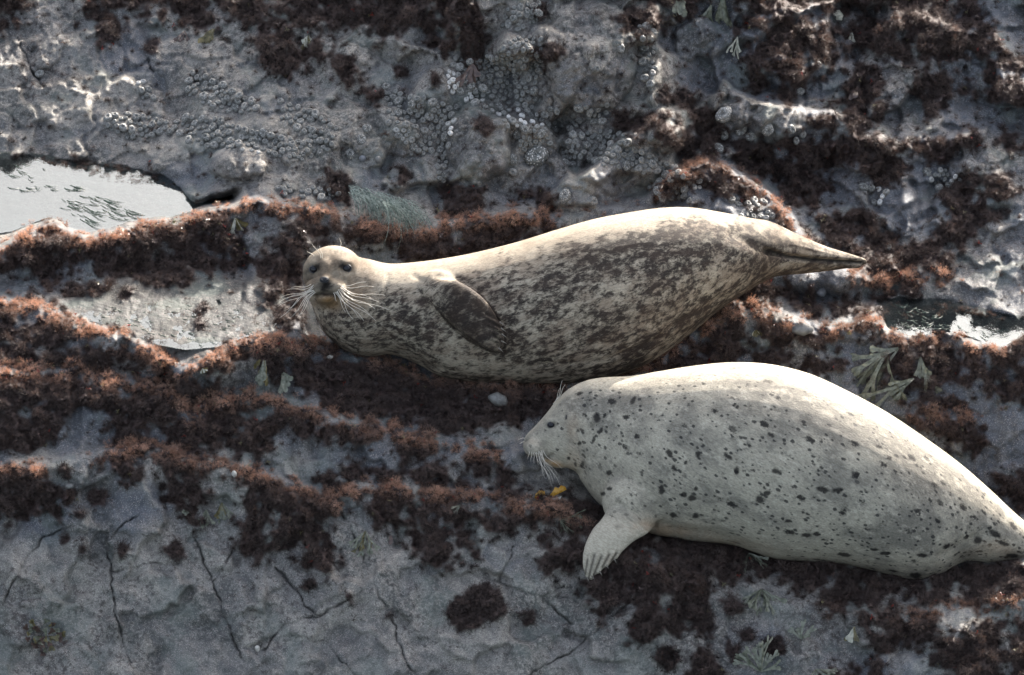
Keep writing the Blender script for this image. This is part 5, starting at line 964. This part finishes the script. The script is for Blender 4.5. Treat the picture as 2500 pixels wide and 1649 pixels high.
lump('stone', 160, 1130, 13, 7, 8, PEB, 'pale flat stone wedged beside the left turf mat on the near face', 'stone', 5); lump('stone', 790, 1120, 20, 11, 12, PEB, 'pale rounded stone behind the red crest in the centre', 'stone'); lump('stone', 1160, 935, 26, 15, 16, PEB, 'pale grey stone poking through dark turf in front of the spotted seal', 'stone', -20)
lump('stone', 1860, 768, 26, 14, 16, PEB, 'pale domed stone among red turf under the tail of the spotted seal', 'stone'); lump('stone', 1905, 672, 14, 12, 12, PEBD, 'small blue stone beneath the tail flippers', 'stone')
e = empty('seaweed_scrap', W(1290, 1145, terr(1290, 1150) - 8)); tag(e, 'yellow and white curled seaweed scrap on the ledge under the pale seal whiskers', 'seaweed')
root_ = np.array(e.location); d_ = terr(1290, 1155) - 12
for nm, pts, mt in [('yellow_lobe', [(1276, 1150), (1284, 1140), (1288, 1131), (1297, 1134), (1302, 1127), (1312, 1130), (1315, 1137), (1306, 1142), (1296, 1147), (1284, 1153)], W_YEL), ('white_lobe', [(1262, 1150), (1274, 1158), (1290, 1156), (1304, 1152), (1298, 1164), (1282, 1169), (1268, 1166)], SHELL), ('curl', [(1240, 1160), (1243, 1147), (1252, 1139), (1264, 1140), (1266, 1150), (1258, 1148), (1250, 1152), (1248, 1162)], W_YEL)]:
    n_ = len(pts); cc = np.mean(pts, 0); Vt = [(a, d_ - 3 * math.sin(i), -b) for i, (a, b) in enumerate(pts)] + [(cc[0], d_ - 2, -cc[1])] + [(a, d_ + 3, -b) for a, b in pts]
    F = [(i, n_, (i + 1) % n_) for i in range(n_)] + [(i, (i + 1) % n_, n_ + 1 + (i + 1) % n_, n_ + 1 + i) for i in range(n_)]; place_part(nm, Vt, F, mt, e, root_)

# loose wet scraps: small curled blades on the ridges, in red, olive, brown and grey
def blade_mesh(name, mat, seed):
    r = random.Random(seed); Vt = []; F = []
    for k in range(5):
        a = r.uniform(0, 6.28); L = r.uniform(.5, 1.1); w_ = r.uniform(.10, .22); b0 = len(Vt); up = r.uniform(.2, .9)
        for i in range(5):
            f = i / 4; x = L * f; z = up * math.sin(f * 2.5) * .6; ww = w_ * math.sin(.5 + f * 2.4)
            for sgn in (-1, 1): Vt.append((x * math.cos(a) - sgn * ww * math.sin(a), x * math.sin(a) + sgn * ww * math.cos(a), z + sgn * r.uniform(-.05, .1)))
        for i in range(4): F.append((b0 + 2 * i, b0 + 2 * i + 1, b0 + 2 * i + 3, b0 + 2 * i + 2))
    me = mesh(name, Vt, F, mat); fattr(me, 'tip', [1] * len(Vt)); return me
bc = bpy.data.collections.new('scrap_prototypes')
for k, mt in enumerate([W_RED, W_BRN, W_BRN, W_OLV, W_BRN]): bc.objects.link(bpy.data.objects.new('scrap', blade_mesh('scrap', mt, 80 + k)))
pr = np.exp(-(segdist(tu, tv, [(250, 540), (400, 520), (520, 540), (560, 590)]) / 22) ** 2) * .5 + np.exp(-(segdist(tu, tv, [(660, 800), (760, 790)]) / 14) ** 2) * .4 + .028 + .2 * np.exp(-(segdist(tu, tv, [(1860, 700), (1900, 690), (2050, 760)]) / 20) ** 2) + .10 * crest + .15 * np.exp(-(segdist(tu, tv, [(1980, 290), (2000, 210)]) / 40) ** 2) + .12 * np.exp(-(segdist(tu, tv, [(640, 420), (1400, 440)]) / 30) ** 2)
sel = RS.rand(len(tu)) < pr; ns = int(sel.sum())
o = scatter('seaweed_scraps', Pt[sel] + NR[ii, jj][sel] * S * 7, NR[ii, jj][sel], S * RS.uniform(4, 9, ns), RS.rand(ns), bc); tag(o, 'loose wet scraps of red and brown seaweed strewn over the turf', 'seaweed', kind='stuff')
# turf poking out of the water along the pool margins
ok2 = []; 
for (reg, zz, n_) in (([(20, 362), (150, 365), (300, 385), (400, 410), (470, 440), (520, 470), (440, 470), (360, 430), (260, 425), (180, 400), (100, 378)], 622, 170), ([(2120, 700), (2300, 725), (2330, 745), (2200, 720)], 449, 30), ([(300, 700), (420, 690), (500, 720), (480, 745), (330, 730)], 572, 30), ([(560, 740), (650, 740), (640, 790), (560, 790)], 572, 30), ([(440, 710), (560, 700), (620, 730), (560, 760), (450, 790)], 572, 26)):
    a_ = np.array(reg, float); c = 0
    while c < n_:
        u, v = rnd.uniform(a_[:, 0].min(), a_[:, 0].max()), rnd.uniform(a_[:, 1].min(), a_[:, 1].max())
        if inside(reg, np.array([[u]]), np.array([[v]]))[0, 0]: ok2.append(W(u, v, float(d_of_z(np.array(v), zz)))); c += 1
o = scatter('margin_seaweed', np.array(ok2), [(0, 0, 1)] * len(ok2), S * RS.uniform(4, 9, len(ok2)), [0.1] * len(ok2), protoC); tag(o, 'dark seaweed tips breaking the surface along the pool margins', 'seaweed', kind='stuff')

for md_ in SC: md_.show_viewport = True
